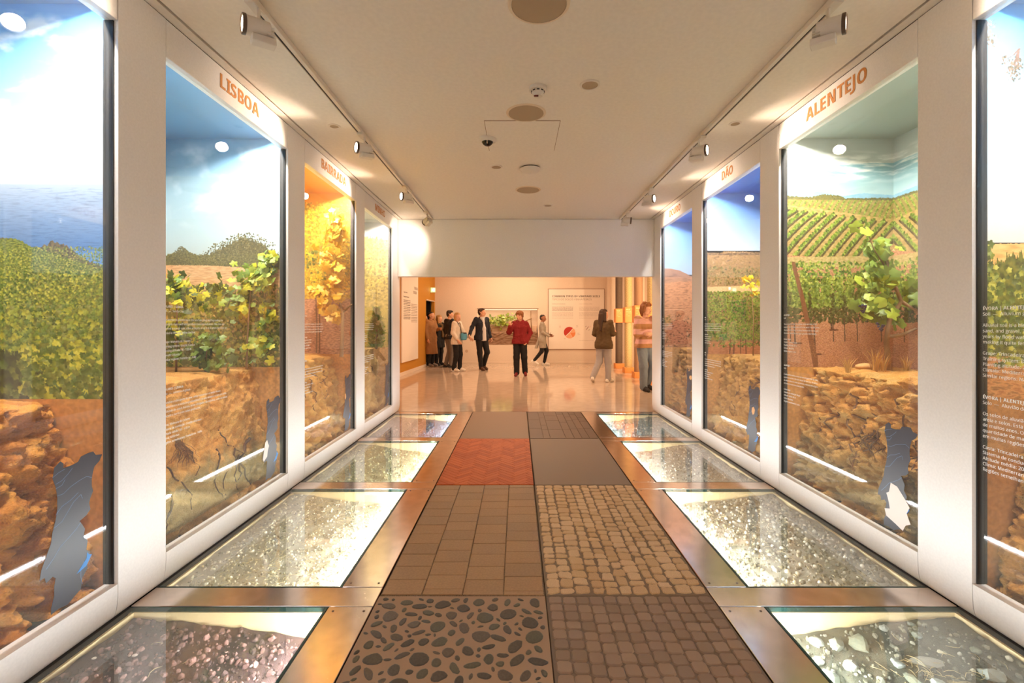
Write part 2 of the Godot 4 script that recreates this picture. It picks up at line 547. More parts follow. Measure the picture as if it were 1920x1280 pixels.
func build_ceiling_things() -> void:
	# black lighting tracks with their spotlights
	for s in [-1, 1]:
		var x := -1.30 if s < 0 else 1.55
		var where := "left" if s < 0 else "right"
		var t := thing("lighting_track", "long pale lighting track with a black slot on the %s of the ceiling" % where, "lighting track", p3(x, CEIL, 3.3))
		var st := st_new()
		var open_side: int = s
		box_in(st, Vector3(-open_side * 0.012, -0.017, 0), Vector3(0.026, 0.032, 7.1), 0.002)
		box_in(st, Vector3(open_side * 0.0165, -0.017, 0), Vector3(0.006, 0.032, 7.1), 0.001)
		mi("rail", done(st), M.track, t)
		mi("slot", box(Vector3(0.0125, 0.024, 7.1)), M.black, t, Vector3(open_side * 0.0072, -0.014, 0))
		var zs := [0.70, 2.22, 3.75, 5.18, 6.36] if s < 0 else [0.70, 2.22, 3.81, 5.27, 6.36]
		var names := ["track spotlight nearest the viewer, out over the front pillar", "track spotlight above the first full pillar", "track spotlight above the second pillar", "track spotlight above the third pillar", "track spotlight nearest the end wall"]
		for k in 5:
			track_spot(s, x - s * 0.035, zs[k], k, "white %s, %s-hand track" % [names[k], where])
	# flush and hanging fittings
	var sp := [[0.105, 2.265, 0.150, "largest, cut off by the picture edge, first"], [0.062, 3.44, 0.145, "second, just in front of the square hatch"], [0.122, 5.42, 0.145, "third, beyond the dome sensor"]]
	for k in 3:
		var a = sp[k]
		var o := thing("ceiling_speaker", "round ceiling speaker, beige grille, %s in the row" % a[3], "speaker", p3(a[0], CEIL, a[1]))
		mi("rim", lathe([Vector2(a[2] - 0.012, 0.0), Vector2(a[2] - 0.012, -0.006), Vector2(a[2], -0.004), Vector2(a[2] + 0.006, 0.0)], 40), M.ceiling_rim, o)
		mi("grille", lathe([Vector2(0.0, -0.004), Vector2(a[2] - 0.013, -0.004)], 40), M.grille, o)
	var small := [[0.48, 3.03, 0.062, "small round white ceiling speaker right of the smoke detector"], [-0.218, 4.62, 0.055, "small round disc flush in the ceiling left of the dome sensor"], [0.405, 6.13, 0.055, "small round disc flush in the ceiling nearest the end wall"]]
	for a in small:
		var o := thing("ceiling_disc", a[3], "ceiling disc", p3(a[0], CEIL, a[1]))
		mi("rim", lathe([Vector2(a[2] - 0.008, 0.0), Vector2(a[2] - 0.008, -0.008), Vector2(a[2] + 0.004, -0.006), Vector2(a[2] + 0.006, 0.0)], 32), M.spot, o)
		mi("cover", lathe([Vector2(0.0, -0.005), Vector2(a[2] - 0.008, -0.005)], 32), M.grille, o)
	var sm := thing("smoke_detector", "white smoke detector with dark vents and a red indicator", "smoke detector", p3(0.135, CEIL, 3.07))
	mi("base", lathe([Vector2(0.0, -0.022), Vector2(0.056, -0.022), Vector2(0.060, -0.015), Vector2(0.060, 0.0)], 32), M.spot, sm)
	mi("head", lathe([Vector2(0.0, -0.062), Vector2(0.028, -0.060), Vector2(0.040, -0.040), Vector2(0.044, -0.022)], 32), M.spot, sm)
	for k in 9:
		var an := TAU * k / 9
		var v := mi("vent", box(Vector3(0.018, 0.006, 0.004)), M.black, sm, Vector3(sin(an) * 0.043, -0.030, cos(an) * 0.043))
		v.rotation.y = an
	mi("indicator", box(Vector3(0.030, 0.008, 0.012), 0.002), mat(rgb(96, 18, 12), 0.4), sm, Vector3(-0.012, -0.066, 0.02))
	var cam := thing("dome_camera", "white dome security camera with a dark glass eye", "security camera", p3(-0.262, CEIL, 3.92))
	mi("housing", lathe([Vector2(0.0, -0.028), Vector2(0.052, -0.030), Vector2(0.072, -0.020), Vector2(0.078, -0.008), Vector2(0.080, 0.0)], 36, false), M.spot, cam)
	mi("dome", lathe([Vector2(0.0, -0.064), Vector2(0.020, -0.061), Vector2(0.036, -0.050), Vector2(0.047, -0.036), Vector2(0.050, -0.027)], 32, false), mat(rgb(12, 10, 9), 0.08), cam)
	mi("lens_bracket", box(Vector3(0.008, 0.035, 0.03), 0.002), M.spot, cam, Vector3(0.0, -0.036, 0.034))
	var hatch := thing("access_panel", "square flush access hatch in the ceiling between the speakers", "hatch", p3(0.035, CEIL, 3.875))
	var st := st_new()
	box_in(st, Vector3(0, -0.0015, 0), Vector3(0.60, 0.003, 0.62), 0.001)
	mi("shadow_joint", done(st), mat(rgb(150, 112, 70), 0.8), hatch)
	mi("door", box(Vector3(0.592, 0.004, 0.612), 0.001), M.ceiling, hatch, Vector3(0, -0.0025, 0))
	var ds := thing("dome_sensor", "shallow white dome sensor with a dark back edge on the ceiling", "sensor", p3(0.128, CEIL, 4.66))
	mi("dome", lathe([Vector2(0.0, -0.050), Vector2(0.06, -0.046), Vector2(0.092, -0.034), Vector2(0.108, -0.012)], 36, false), M.spot, ds)
	mi("collar", lathe([Vector2(0.108, -0.012), Vector2(0.100, 0.0)], 36), M.ring, ds)
	mi("indicator", lathe([Vector2(0.0, -0.056), Vector2(0.006, -0.054), Vector2(0.007, -0.046)], 10), M.letter, ds)
	for a in [[-1.36, 3.67, "left"], [1.63, 3.62, "right"]]:
		var r := thing("recessed_downlight", "little recessed downlight beside the %s track, behind the second spotlight" % a[2], "downlight", p3(a[0] + (-0.12 if a[0] < 0 else 0.10), CEIL, a[1]))
		mi("rim", lathe([Vector2(0.034, 0.0), Vector2(0.034, -0.006), Vector2(0.046, -0.004), Vector2(0.048, 0.0)], 24), M.spot, r)
		mi("reflector", lathe([Vector2(0.0, -0.003), Vector2(0.034, -0.003)], 24), M.grille, r)

func track_spot(s: int, x: float, z: float, k: int, label: String) -> void:
	var o := thing("track_spotlight", label, "spotlight", p3(x, CEIL, z), "white spotlights on the ceiling tracks")
	# adaptor in the rail, neck, then a head aimed at the wall and a little back towards the viewer
	mi("adaptor", box(Vector3(0.05, 0.022, 0.10), 0.004), M.track, o, Vector3(s * 0.02, -0.044, 0))
	mi("neck", lathe([Vector2(0.008, -0.112), Vector2(0.008, -0.055)], 12), M.track, o)
	var aims := Vector3(s * 0.77, -0.05, 0.64)
	if k == 4:
		aims = Vector3(s * 0.6, -0.32, -0.6) if s < 0 else Vector3(s * 1.0, -0.1, 0.25)
	var d := aims.normalized()
	var head := Node3D.new()
	head.basis = Basis.looking_at(d, Vector3.UP)
	head.position = Vector3(0, -0.152, 0)
	# one body of cylinder, cooling fins and gear box; the part meshes are turned the way the lamp looks
	var turn := head.basis * Basis(Vector3.RIGHT, -PI / 2)      # lathe axis (up) to the aim
	var body := mi("body", lathe([Vector2(0.0, -0.05), Vector2(0.036, -0.05), Vector2(0.041, -0.046), Vector2(0.044, -0.01), Vector2(0.044, 0.062), Vector2(0.040, 0.066)], 28), M.spot, o, head.position)
	body.basis = turn
	var ring := mi("ring", lathe([Vector2(0.044, 0.055), Vector2(0.0475, 0.056), Vector2(0.0475, 0.071), Vector2(0.043, 0.073), Vector2(0.041, 0.066)], 28), M.ring, o, head.position)
	ring.basis = turn
	var lens := mi("lens", lathe([Vector2(0.038, 0.066), Vector2(0.036, 0.0685), Vector2(0.0, 0.0690)], 28), M.lens, o, head.position)
	lens.basis = turn
	var gear := mi("gear_box", box(Vector3(0.062, 0.034, 0.105), 0.003), M.spot, o, head.position + head.basis * Vector3(0, -0.058, 0.018))
	gear.basis = head.basis
	for f in 4:
		var fin := mi("cooling_fin", box(Vector3(0.078, 0.003, 0.034), 0.001), M.spot, o, head.position + head.basis * Vector3(0, -0.034 + f * 0.012, 0.046))
		fin.basis = head.basis
	head.free()
	var at := o.position + Vector3(0, -0.152, 0) + d * 0.085
	var e := 0.95
	if k == 4 and s > 0:
		e = 0.5
	elif k == 4:
		e = 0.75
	spot_lamp("track_spotlight_lamp", at, aims, 30.0 if k < 4 else 44.0, Color(1.0, 0.89, 0.79), e, 0.035, 0.75)

# ---------------------------------------------------------------- display cases
const DEPTH := {-1: 1.0, 1: 0.93}
const TOPC := 2.83             # ceiling of a case
const GROUND := 1.0            # top of the soil profile
const CASE_WORDS := {
	-1: ["Nearest left display case: coastal vineyard above the sea", "Second left display case: sandy plot with shrubs and vines", "Third left display case: golden autumn vineyard", "Farthest left display case: misty slope with small conifer"],
	1: ["Nearest right display case: vine before an ochre field", "Second right display case: vine rows on rolling green hills", "Third right display case: green vineyard below brown hills", "Farthest right display case: bare brown hills"]}
const ROOFS := {
	-1: [Color8(112, 160, 206), Color8(96, 150, 192), Color8(236, 160, 52), Color8(172, 180, 182)],
	1: [Color8(104, 158, 204), Color8(150, 164, 158), Color8(44, 104, 196), Color8(60, 116, 204)]}

func pix(px: float, py: float, z: float) -> Vector3:
	return p3((px - 971.0) / 853.0 * z, 1.35 - (py - 606.0) / 853.0 * z, z)

func build_case(s: int, i: int) -> void:
	var zr := opening(i)
	var p := plane_of(s)
	var D: float = DEPTH[s]
	var zc := (zr.x + zr.y) / 2
	var lz := zr.y - zr.x
	var inner := lz + 0.04
	var o := thing("display_case", "%s, behind glass" % CASE_WORDS[s][i], "display case", p3(s * p, 0, zc))
	var L := func(out: float, y: float, z: float) -> Vector3: return Vector3(s * out, y, -z)
	var print_mat := mat(Color.WHITE, 0.42)
	print_mat.albedo_texture = paint(s, i)
	print_mat.texture_repeat = false
	var roof := mat(ROOFS[s][i], 0.42)
	# printed murals: far end, back, near end
	var m0 := L.call(0.06, TOPC, inner / 2)
	var m := mural([L.call(0.06, TOPC, inner / 2), L.call(D, TOPC, inner / 2), L.call(D, GROUND, inner / 2), L.call(0.06, GROUND, inner / 2)], false, L.call((D + 0.06) / 2, 2, 0))
	mi("mural_panel", m, print_mat, o).set_meta("label", "landscape photograph printed on the end wall")
	m = mural([L.call(D, TOPC, inner / 2), L.call(D, TOPC, -inner / 2), L.call(D, GROUND, -inner / 2), L.call(D, GROUND, inner / 2)], true, L.call(0, 2, 0))
	mi("mural_panel", m, print_mat, o).set_meta("label", "landscape photograph printed on the back wall")
	m = mural([L.call(0.06, TOPC, -inner / 2), L.call(D, TOPC, -inner / 2), L.call(D, GROUND, -inner / 2), L.call(0.06, GROUND, -inner / 2)], false, L.call((D + 0.06) / 2, 2, 0))
	mi("mural_panel", m, print_mat, o).set_meta("label", "landscape photograph printed on the near wall")
	var earth: Material = M["earth_%d_%d" % [s, i]]
	var eh := GROUND - 0.11
	mi("earth_panel", box(Vector3(D - 0.06, eh, 0.015)), earth, o, L.call((D + 0.06) / 2, GROUND - eh / 2 - 0.001, inner / 2 + 0.0075))
	mi("earth_panel", box(Vector3(D - 0.06, eh, 0.015)), earth, o, L.call((D + 0.06) / 2, GROUND - eh / 2 - 0.001, -inner / 2 - 0.0075))
	mi("earth_panel", box(Vector3(0.015, eh, inner)), earth, o, L.call(D + 0.0075, GROUND - eh / 2 - 0.001, 0))
	mi("roof_panel", box(Vector3(D - 0.04, 0.02, inner + 0.03)), roof, o, L.call((D + 0.06) / 2 + 0.005, TOPC + 0.01, 0))
	mi("floor_panel", box(Vector3(D - 0.04, 0.03, inner + 0.03)), M.seam, o, L.call((D + 0.06) / 2 + 0.005, 0.095, 0))
	# glazing
	var pane := mi("glass_pane", box(Vector3(0.008, 2.74 - 0.155 - 0.004, lz - 0.008)), M.glass, o, L.call(0.032, (2.74 + 0.155) / 2, 0))
	for e in [-1, 1]:
		mi("gasket", box(Vector3(0.046, 2.74 - 0.155 - 0.004, 0.006)), M.gasket, o, L.call(0.041, (2.74 + 0.155) / 2, e * (lz / 2 - 0.0025)))
	# light line behind the header, hidden by a small baffle
	mi("light_line", box(Vector3(0.022, 0.010, lz - 0.04), 0.002), M.case_led, o, L.call(0.082, TOPC - 0.007, 0))
	mi("light_baffle", box(Vector3(0.004, 0.030, lz)), roof, o, L.call(0.128, TOPC - 0.016, 0))
	var lamp := area_lamp("display_case_lamp", p3(s * (p + 0.082), TOPC - 0.015, zc), Vector3(s * 0.12, -1, 0), Vector2(0.02, lz - 0.30), Color(1.0, 0.98, 0.945), CASE_LED * [1.0, 1.0, 1.0, 0.8][i])
	glass_print(s, i, pane, lz)
	soil_profile(s, i, zc, inner, D)
	plants(s, i)

func mural(c: Array, mirrored: bool, inside: Vector3) -> ArrayMesh:
	# a 15 mm board; the picture (left edge at the glass) on the face towards «inside»
	var st := st_new()
	var n: Vector3 = (c[1] - c[0]).cross(c[2] - c[0]).normalized()
	if n.dot(inside - c[0]) < 0:
		n = -n
	var uv := [Vector2(1, 0), Vector2(-0.29, 0), Vector2(-0.29, 1), Vector2(1, 1)] if mirrored else [Vector2(0, 0), Vector2(1, 0), Vector2(1, 1), Vector2(0, 1)]
	if mirrored:
		# the back wall carries the same picture on, in two mirrored lengths
		var a: Vector3 = c[0]
		var b: Vector3 = c[1]
		var t := 0.72
		var e: Vector3 = a.lerp(b, t)
		var f: Vector3 = c[3].lerp(c[2], t)
		uv_quad(st, [a, e, f, c[3]], [Vector2(1, 0), Vector2(0, 0), Vector2(0, 1), Vector2(1, 1)], inside)
		uv_quad(st, [e, b, c[2], f], [Vector2(0, 0), Vector2(0.4, 0), Vector2(0.4, 1), Vector2(0, 1)], inside)
	else:
		uv_quad(st, c, uv, inside)
	var back := []
	for v in c:
		back.append(v - n * 0.015)
	st.set_uv(Vector2(0.5, 0.999))
	quad(st, back[0], back[1], back[2], back[3], inside)
	for k in 4:
		quad(st, c[k], c[(k + 1) % 4], back[(k + 1) % 4], back[k], (c[0] + back[2]) / 2)
	return done(st)

func uv_quad(st: SurfaceTool, p: Array, uv: Array, inside: Vector3) -> void:
	var front: bool = (p[1] - p[0]).cross(p[2] - p[0]).dot(inside - p[0]) < 0.0
	for k in ([0, 1, 2, 0, 2, 3] if front else [0, 2, 1, 0, 3, 2]):
		st.set_uv(uv[k])
		st.add_vertex(p[k])

const TEXTS := {
	"-1_1": ["COLARES | LISBOA\nSoil   —   Sandy-Clay\n\nThe vineyards planted near the sea have deep and fog cooling the\ngrapes to ripen well and produce concentrated wines. The vines are\nplanted in sandy soils, often at depths of up to 8 m where the vines are\nrooted in the clay below the line.\n\nGrape: Malvasia de Colares\nTraining system: Double Cordon\nPlanting altitude: 30 - 120 m\nClimate: Atlantic\nSimilar regions: Pantelleria - Italy",
		"COLARES | LISBOA\nSolo   —   Arenoso-Argiloso\n\nAs vinhas estão perto do mar, onde nevoeiros e o vento fresco\namadurecem as uvas na profundidade do seu tempo e criam um chão\nprofundo de areia. Arenas, solos abrigados da Atlântica, onde as vinhas\nbuscam o barro com raízes profundas.\n\nCasta: Malvasia de Colares\nSistema de condução: Cordão Atlântico\nAltitude média: 30 - 120 m\nClima: Atlântico\nRegiões semelhantes: Pantelleria - Itália"],
	"1_0": ["ÉVORA | ALENTEJO\nSoil  —  Alluvium granite.\n\nAlluvial soil is a blend of soft\nsand, and gravel. This comes of\nyears by flood water. Alluvial,\nmaking it quite fertile, but\n\nGrape: Trincadeira\nTraining system: Double Cordon\nPlanting altitude: 200 - 340 m\nClimate: Mediterranean\nSimilar regions: Napa Valley",
		"ÉVORA | ALENTEJO\nSolo  —  Aluvião de granito\n\nOs solos de aluvião são uma\nareia e solos. Esta combinação\nde muitos anos. Os solos de\nquantidade de materiais com\nem muitas regiões de vinho\n\nCasta: Trincadeira\nSistema de condução: Cordão\nAltitude média: 200 - 340 m\nClima: Mediterranico\nRegiões semelhantes: Napa"],
	"any": ["%s\nSoil\n\nThe vineyard of this case grows on its own kind of soil,\nwarm in the summer and cold in the winter months here.\nThe roots of the vines run deep between the stones and\nfind water below the dry upper ground of the hillside.\n\nGrape: Baga\nTraining system: Royat\nPlanting altitude: 30 m\nClimate: Maritime\nSimilar regions: Loire",
		"%s\nSolo\n\nA vinha desta vitrina cresce no seu próprio tipo de solo,\nquente no verão e frio nos meses de inverno. As raízes\nda videira descem entre as pedras e encontram a água\nem baixo da terra seca da encosta.\n\nCasta: Baga\nSistema de condução: Royat\nAltitude média: 30 m\nClima: Marítimo\nRegiões semelhantes: Loire"]}

func glass_print(s: int, i: int, pane: Node3D, lz: float) -> void:
	# lettering and map stuck on the corridor side of the glass; pane centre is local zero
	var key := "%d_%d" % [s, i]
	var both: Array = TEXTS[key] if TEXTS.has(key) else TEXTS["any"]
	var out := s * -0.0046
	if not (s < 0 and i == 0):
		for b in 2:
			var lines := (both[b] as String).replace("%s", TITLES[s][i]).split("\n")
			var st := SurfaceTool.new()
			var cap := 0.0148 if i == 0 and s > 0 else 0.0118
			var pitch := 0.0252 if i == 0 and s > 0 else 0.0236
			var top := (1.405 if b == 0 else (1.005 if s > 0 and i == 0 else 1.01)) - 1.4475
			if i == 1 and s < 0:
				top = (1.43 if b == 0 else 0.99) - 1.4475
			var first := true
			for k in lines.size():
				if lines[k].strip_edges() == "":
					continue
				var t := text_mesh(lines[k], cap, k == 0, 0.0004)
				t.curve_step = 10.0
				st.append_from(t, 0, Transform3D(Basis(), Vector3(0, top - k * pitch, 0)))
			var o := mi("lettering", st.commit(), M.letter, pane)
			o.rotation.y = PI / 2 * -s
			# reading starts at the near end on the left wall, at the far end on the right wall
			o.position = Vector3(out, 0, (lz / 2 - 0.014) if s < 0 else -(lz / 2 - 0.020))
			o.set_meta("label", "white paragraphs of lettering on the glass")
	var outline := PackedVector2Array()
	for q in MAP:
		outline.append(Vector2(q[0], -q[1]) * 0.0062)
	var st2 := st_new()
	prism_in(st2, outline, Vector3.ZERO, Vector3.RIGHT, Vector3.UP, Vector3(0, 0, 0.0006))
	var m := mi("country_map", done(st2), M.map, pane)
	m.rotation.y = PI / 2 * -s
	m.set_meta("label", "dark grey map silhouette with thin rivers on the glass")
	# the map stands at the far end of the left panes, at the near end of the right panes
	var mw := 45.0 * 0.0062
	m.position = Vector3(out, 0.795 - 1.4475, (-(lz / 2) + mw + 0.045) if s < 0 else (lz / 2 - mw - 0.03))
	m.position.z = -(lz / 2 - mw - 0.05) if s < 0 else (lz / 2 - 0.035) * 1.0
	if s > 0:
		m.position.z = lz / 2 - mw - 0.03
	for r in RIVERS:
		var st3 := st_new()
		for k in r.size() - 1:
			var a := Vector3(r[k][0] * 0.0062, -r[k][1] * 0.0062, 0.0009)
			var b := Vector3(r[k + 1][0] * 0.0062, -r[k + 1][1] * 0.0062, 0.0009)
			var side := (b - a).cross(Vector3.BACK).normalized() * 0.0007
			var on := (b - a).normalized() * 0.0006
			quad(st3, a - side - on, a + side - on, b + side + on, b - side + on, Vector3(0, 0, -5))
		mi("river", done(st3), M.river, m)
	var lake := PackedVector2Array()
	for q in [[30, 77], [33, 74], [33.5, 70], [35, 72], [37, 73], [35, 76], [33, 79], [30, 80], [26, 81]]:
		lake.append(Vector2(q[0], -q[1]) * 0.0062)
	var st4 := st_new()
	prism_in(st4, lake, Vector3(0, 0, 0.0006), Vector3.RIGHT, Vector3.UP, Vector3(0, 0, 0.0006))
	mi("lake", done(st4), M.lake, m)
	var regions := {"-1_1": [[8, 52], [12, 50], [14, 55], [16, 58], [13, 64], [12, 70], [8, 72], [5, 74], [3, 71], [5, 62]], "1_1": [[17, 56], [24, 57], [28, 61], [33, 66], [37, 71], [34, 77], [38, 85], [33, 88], [30, 94], [22, 91], [12, 88], [10, 82], [16, 80], [15, 75], [13, 69], [12, 67], [15, 65], [16, 61]],
		"1_2": [[20, 33], [25, 31], [28, 35], [26, 41], [22, 43], [19, 39]], "-1_2": [[11, 33], [15, 33], [16, 39], [13, 43], [10, 41]], "1_3": [[27, 14], [36, 13], [38, 18], [33, 22], [27, 21], [24, 18]]}
	if regions.has(key):
		var rp := PackedVector2Array()
		for q in regions[key]:
			rp.append(Vector2(q[0], -q[1]) * 0.0062)
		var st5 := st_new()
		prism_in(st5, rp, Vector3(0, 0, 0.0006), Vector3.RIGHT, Vector3.UP, Vector3(0, 0, 0.0007))
		mi("region", done(st5), M.map_pale if i == 1 else M.map_spot, m).set_meta("label", "pale region picked out on the map" if i == 1 else "ochre region picked out on the map")

# outline and rivers of the map, in hundredths of its height, x to the right and y down
const MAP := [[11, 4], [15, 1], [17, 3], [17, 6], [22, 6], [27, 5], [29, 2], [34, 1], [38, 1], [40, 4], [45, 5], [43, 9], [39, 12], [38, 15], [37, 20], [37, 25], [38, 29], [36, 33], [35, 36], [36, 41], [33, 44], [28, 46], [30, 49], [32, 53], [31, 58], [34, 62], [33, 68], [36, 71], [33, 76], [34, 81], [30, 86], [29, 93], [25, 95], [20, 98], [14, 97], [9, 98], [9, 94], [11, 87], [11, 81], [12, 76], [10, 74], [6, 76], [5, 72], [2, 72], [3, 66], [6, 59], [9, 52], [10, 45], [12, 38], [13, 31], [13, 24], [12, 17], [10, 11]]
const RIVERS := [[[10, 10], [14, 8], [18, 7]], [[12, 15], [16, 14], [20, 11], [23, 8]], [[12, 18], [16, 17], [18, 14]], [[13, 23], [17, 23], [22, 20], [28, 18], [33, 17], [37, 19]], [[12, 35], [16, 31], [22, 29], [27, 26]], [[11, 43], [16, 41], [20, 36], [24, 31], [29, 28], [30, 31]], [[6, 67], [11, 62], [15, 57], [20, 54], [26, 50], [29, 47]], [[31, 75], [29, 80], [29, 85], [30, 90]]]

# ---------------------------------------------------------------- soil profiles: a relief of earth and rock with roots
const PROFILES := {
	"-1_0": {"c": [Color8(218, 146, 66), Color8(188, 116, 48), Color8(230, 176, 92)], "rock": 3.2, "amp": 0.10, "fine": 0.030, "roots": 3, "words": "orange sandstone blocks with deep cracks"},
	"-1_1": {"c": [Color8(222, 164, 100), Color8(204, 142, 80), Color8(232, 186, 124)], "rock": 1.6, "amp": 0.035, "fine": 0.012, "roots": 9, "low": Color8(160, 150, 120), "words": "smooth sandy earth over grey clay, dark roots"},
	"-1_2": {"c": [Color8(228, 176, 104), Color8(196, 142, 78), Color8(240, 200, 132)], "rock": 9.0, "amp": 0.055, "fine": 0.020, "roots": 7, "words": "pitted ochre limestone with short roots"},
	"-1_3": {"c": [Color8(218, 180, 128), Color8(190, 150, 100), Color8(230, 200, 150)], "rock": 3.2, "amp": 0.060, "fine": 0.016, "roots": 6, "words": "pale grooved granite rock"},
	"1_0": {"c": [Color8(210, 152, 88), Color8(176, 126, 74), Color8(172, 156, 120)], "rock": 4.4, "amp": 0.075, "fine": 0.026, "roots": 4, "words": "brown earth over overlapping slabs of grey rock"},
	"1_1": {"c": [Color8(228, 172, 102), Color8(200, 142, 78), Color8(192, 168, 126)], "rock": 7.5, "amp": 0.060, "fine": 0.034, "roots": 12, "low": Color8(156, 136, 104), "words": "ochre earth over knobbly grey rocks and roots"},
	"1_2": {"c": [Color8(208, 158, 98), Color8(166, 122, 74), Color8(226, 180, 118)], "rock": 14.0, "amp": 0.030, "fine": 0.024, "roots": 6, "words": "gritty brown granite earth with one thick root"},
	"1_3": {"c": [Color8(196, 148, 98), Color8(138, 104, 72), Color8(216, 172, 120)], "rock": 6.0, "amp": 0.060, "fine": 0.020, "roots": 5, "words": "dark layered schist with folded seams"}}

var prof_n := []

func profile_at(s: int, u: float, v: float, inner: float, D: float, d: Dictionary) -> Vector3:
	# u along the case (0 near, 1 far), v up the face (0..0.78) and over the top (0.78..1)
	var z := -inner / 2 + 0.006 + (inner - 0.012) * u
	var q: Vector2
	var n: Vector2
	if v < 0.78:
		var t := v / 0.78
		q = Vector2(lerpf(0.105, 0.285, pow(t, 1.15)), lerpf(0.118, 0.985, t))
		n = Vector2(-0.98, 0.2)
	else:
		var t := (v - 0.78) / 0.22
		q = Vector2(lerpf(0.285, D - 0.004, t), lerpf(0.985, 1.0, minf(1.0, t * 4.0)))
		n = Vector2(-0.98, 0.2).lerp(Vector2(0, 1), minf(1.0, t * 6.0)).normalized()
	var w := v * 1.15
	var stretch := Vector2(1.0, 1.0)
	if s > 0 and d.rock == 6.0:
		stretch = Vector2(0.6, 2.2)
	var cell: float = prof_n[0].get_noise_2d(z * stretch.x + w * 0.25, w * stretch.y)          # 0 in cracks .. high in the middle of a rock
	var bulge := clampf(pow(clampf(cell + 1.0, 0.0, 1.0) * 1.6, 0.55), 0.0, 1.15)
	var disp: float = d.amp * (bulge - 0.75) + d.fine * 1.3 * prof_n[1].get_noise_2d(z, w) + d.fine * 1.8 * prof_n[2].get_noise_2d(z, w)
	var rid: float = prof_n[3].get_noise_2d(z, w)
	disp -= d.fine * 1.8 * maxf(0.0, rid - 0.35)
	if v > 0.78:
		disp *= lerpf(1.0, 0.25, minf(1.0, (v - 0.78) / 0.05))
		disp = maxf(disp, -0.02)
	q += n * disp
	q.x = clampf(q.x, 0.058, D - 0.003)
	q.y = maxf(q.y, 0.112)
	return Vector3(s * q.x, q.y, -z)

func soil_profile(s: int, i: int, zc: float, inner: float, D: float) -> void:
	var d: Dictionary = PROFILES["%d_%d" % [s, i]]
	var o := thing("soil_profile", "%s, cut open in the %s" % [d.words, (CASE_WORDS[s][i] as String).split(":")[0].to_lower()], "soil profile", p3(s * plane_of(s), 0, zc))
	var cn := noise(500 + i * 9 + s, d.rock, 1, FastNoiseLite.TYPE_CELLULAR)
	cn.fractal_type = FastNoiseLite.FRACTAL_NONE
	cn.cellular_return_type = FastNoiseLite.RETURN_DISTANCE2_SUB
	cn.cellular_jitter = 0.95
	cn.domain_warp_enabled = true
	cn.domain_warp_amplitude = 0.06
	cn.domain_warp_frequency = 3.0
	var rn := noise(560 + i * 3 + s, 5.0, 3)
	rn.fractal_type = FastNoiseLite.FRACTAL_RIDGED
	rn.domain_warp_enabled = true
	rn.domain_warp_amplitude = 0.1
	rn.domain_warp_frequency = 2.0
	prof_n = [cn, noise(540 + i + s * 3, 20.0, 4), noise(580 + i + s * 3, 6.0, 2), rn]
	var tone := noise(620 + i + s, 7.0, 4)
	var nu := 150 if i < 2 else 90
	var nv := 150 if i < 2 else 96
	var grid := []
	var cols := []
	for a in nu + 1:
		var row := []
		var crow := []
		for b in nv + 1:
			var u := float(a) / nu
			var v := float(b) / nv
			var pt := profile_at(s, u, v, inner, D, d)
			row.append(pt)
			var t := tone.get_noise_2d(u * 1.3, v * 1.1) * 1.1
			var c: Color = d.c[0].lerp(d.c[1], clampf(t + 0.2, 0, 1)).lerp(d.c[2], clampf(-t, 0, 1))
			if d.has("low"):
				c = c.lerp(d.low, clampf((0.36 - v + t * 0.12) * 7.0, 0, 0.8) * (1.0 if v > 0.04 else 0.2))
			crow.append(Color(minf(c.r * 1.08, 1.0), c.g * 1.04, c.b * 0.86).srgb_to_linear())
		grid.append(row)
		cols.append(crow)
	var st := st_new(true)
	var order := [[0, 0], [1, 1], [1, 0], [0, 0], [0, 1], [1, 1]] if s < 0 else [[0, 0], [1, 0], [1, 1], [0, 0], [1, 1], [0, 1]]
	for a in nu:
		for b in nv:
			for q in order:
				st.set_color(cols[a + q[0]][b + q[1]])
				st.add_vertex(grid[a + q[0]][b + q[1]])
	var body := mi("body", done(st), M.profile, o)
	# roots lie on the face and wander down
	var r := RandomNumberGenerator.new()
	r.seed = 900 + i * 13 + s
	for k in int(d.roots):
		var u := r.randf_range(0.12, 0.9)
		var v := r.randf_range(0.40, 0.74) if s > 0 or i != 1 else r.randf_range(0.22, 0.46)
		var len_ := r.randi_range(8, 13)
		var pts := []
		var rad := []
		var du := r.randf_range(-0.02, 0.02)
		var thick := r.randf_range(0.004, 0.010) if s > 0 or i != 1 else r.randf_range(0.004, 0.008)
		if k == 0:
			thick *= 1.6
		for q in len_:
			var pt := profile_at(s, clampf(u, 0.02, 0.98), clampf(v, 0.02, 0.78), inner, D, d)
			pt.x -= s * thick * 0.4
			pts.append(pt)
			rad.append(thick * (1.0 - 0.75 * q / len_))
			du = du * 0.7 + r.randf_range(-0.022, 0.022)
			u += du
			v -= r.randf_range(0.015, 0.045)
			if v < 0.03:
				break
		if pts.size() > 3:
			mi("root", tube(pts, rad, 6), M.root if not (s < 0 and i == 1) else M.root_dark, o)
	if (s < 0 and i == 1) or (s > 0 and i == 1):
		var fibres := st_new(true)
		for k in 46:
			var u := 0.30 + r.randfn(0, 0.012) if s < 0 else 0.45 + r.randfn(0, 0.02)
			var v := 0.47 + r.randfn(0, 0.012)
			var pts := []
			var du := r.randf_range(-0.012, 0.012)
			for q in 7:
				var pt := profile_at(s, u, v, inner, D, d)
				pt.x -= s * (0.004 + 0.010 * sin(PI * q / 6.0))
				pts.append(pt)
				u += du + r.randf_range(-0.008, 0.008)
				v -= r.randf_range(0.008, 0.030)
			tube_in(fibres, pts, [0.002, 0.0018, 0.0016, 0.0014, 0.0012, 0.001, 0.0008], 3)
		var fm := mi("root_fibres", done(fibres), M.root, o)
		fm.set_meta("kind", "stuff")

const CASE_LED := 4.4
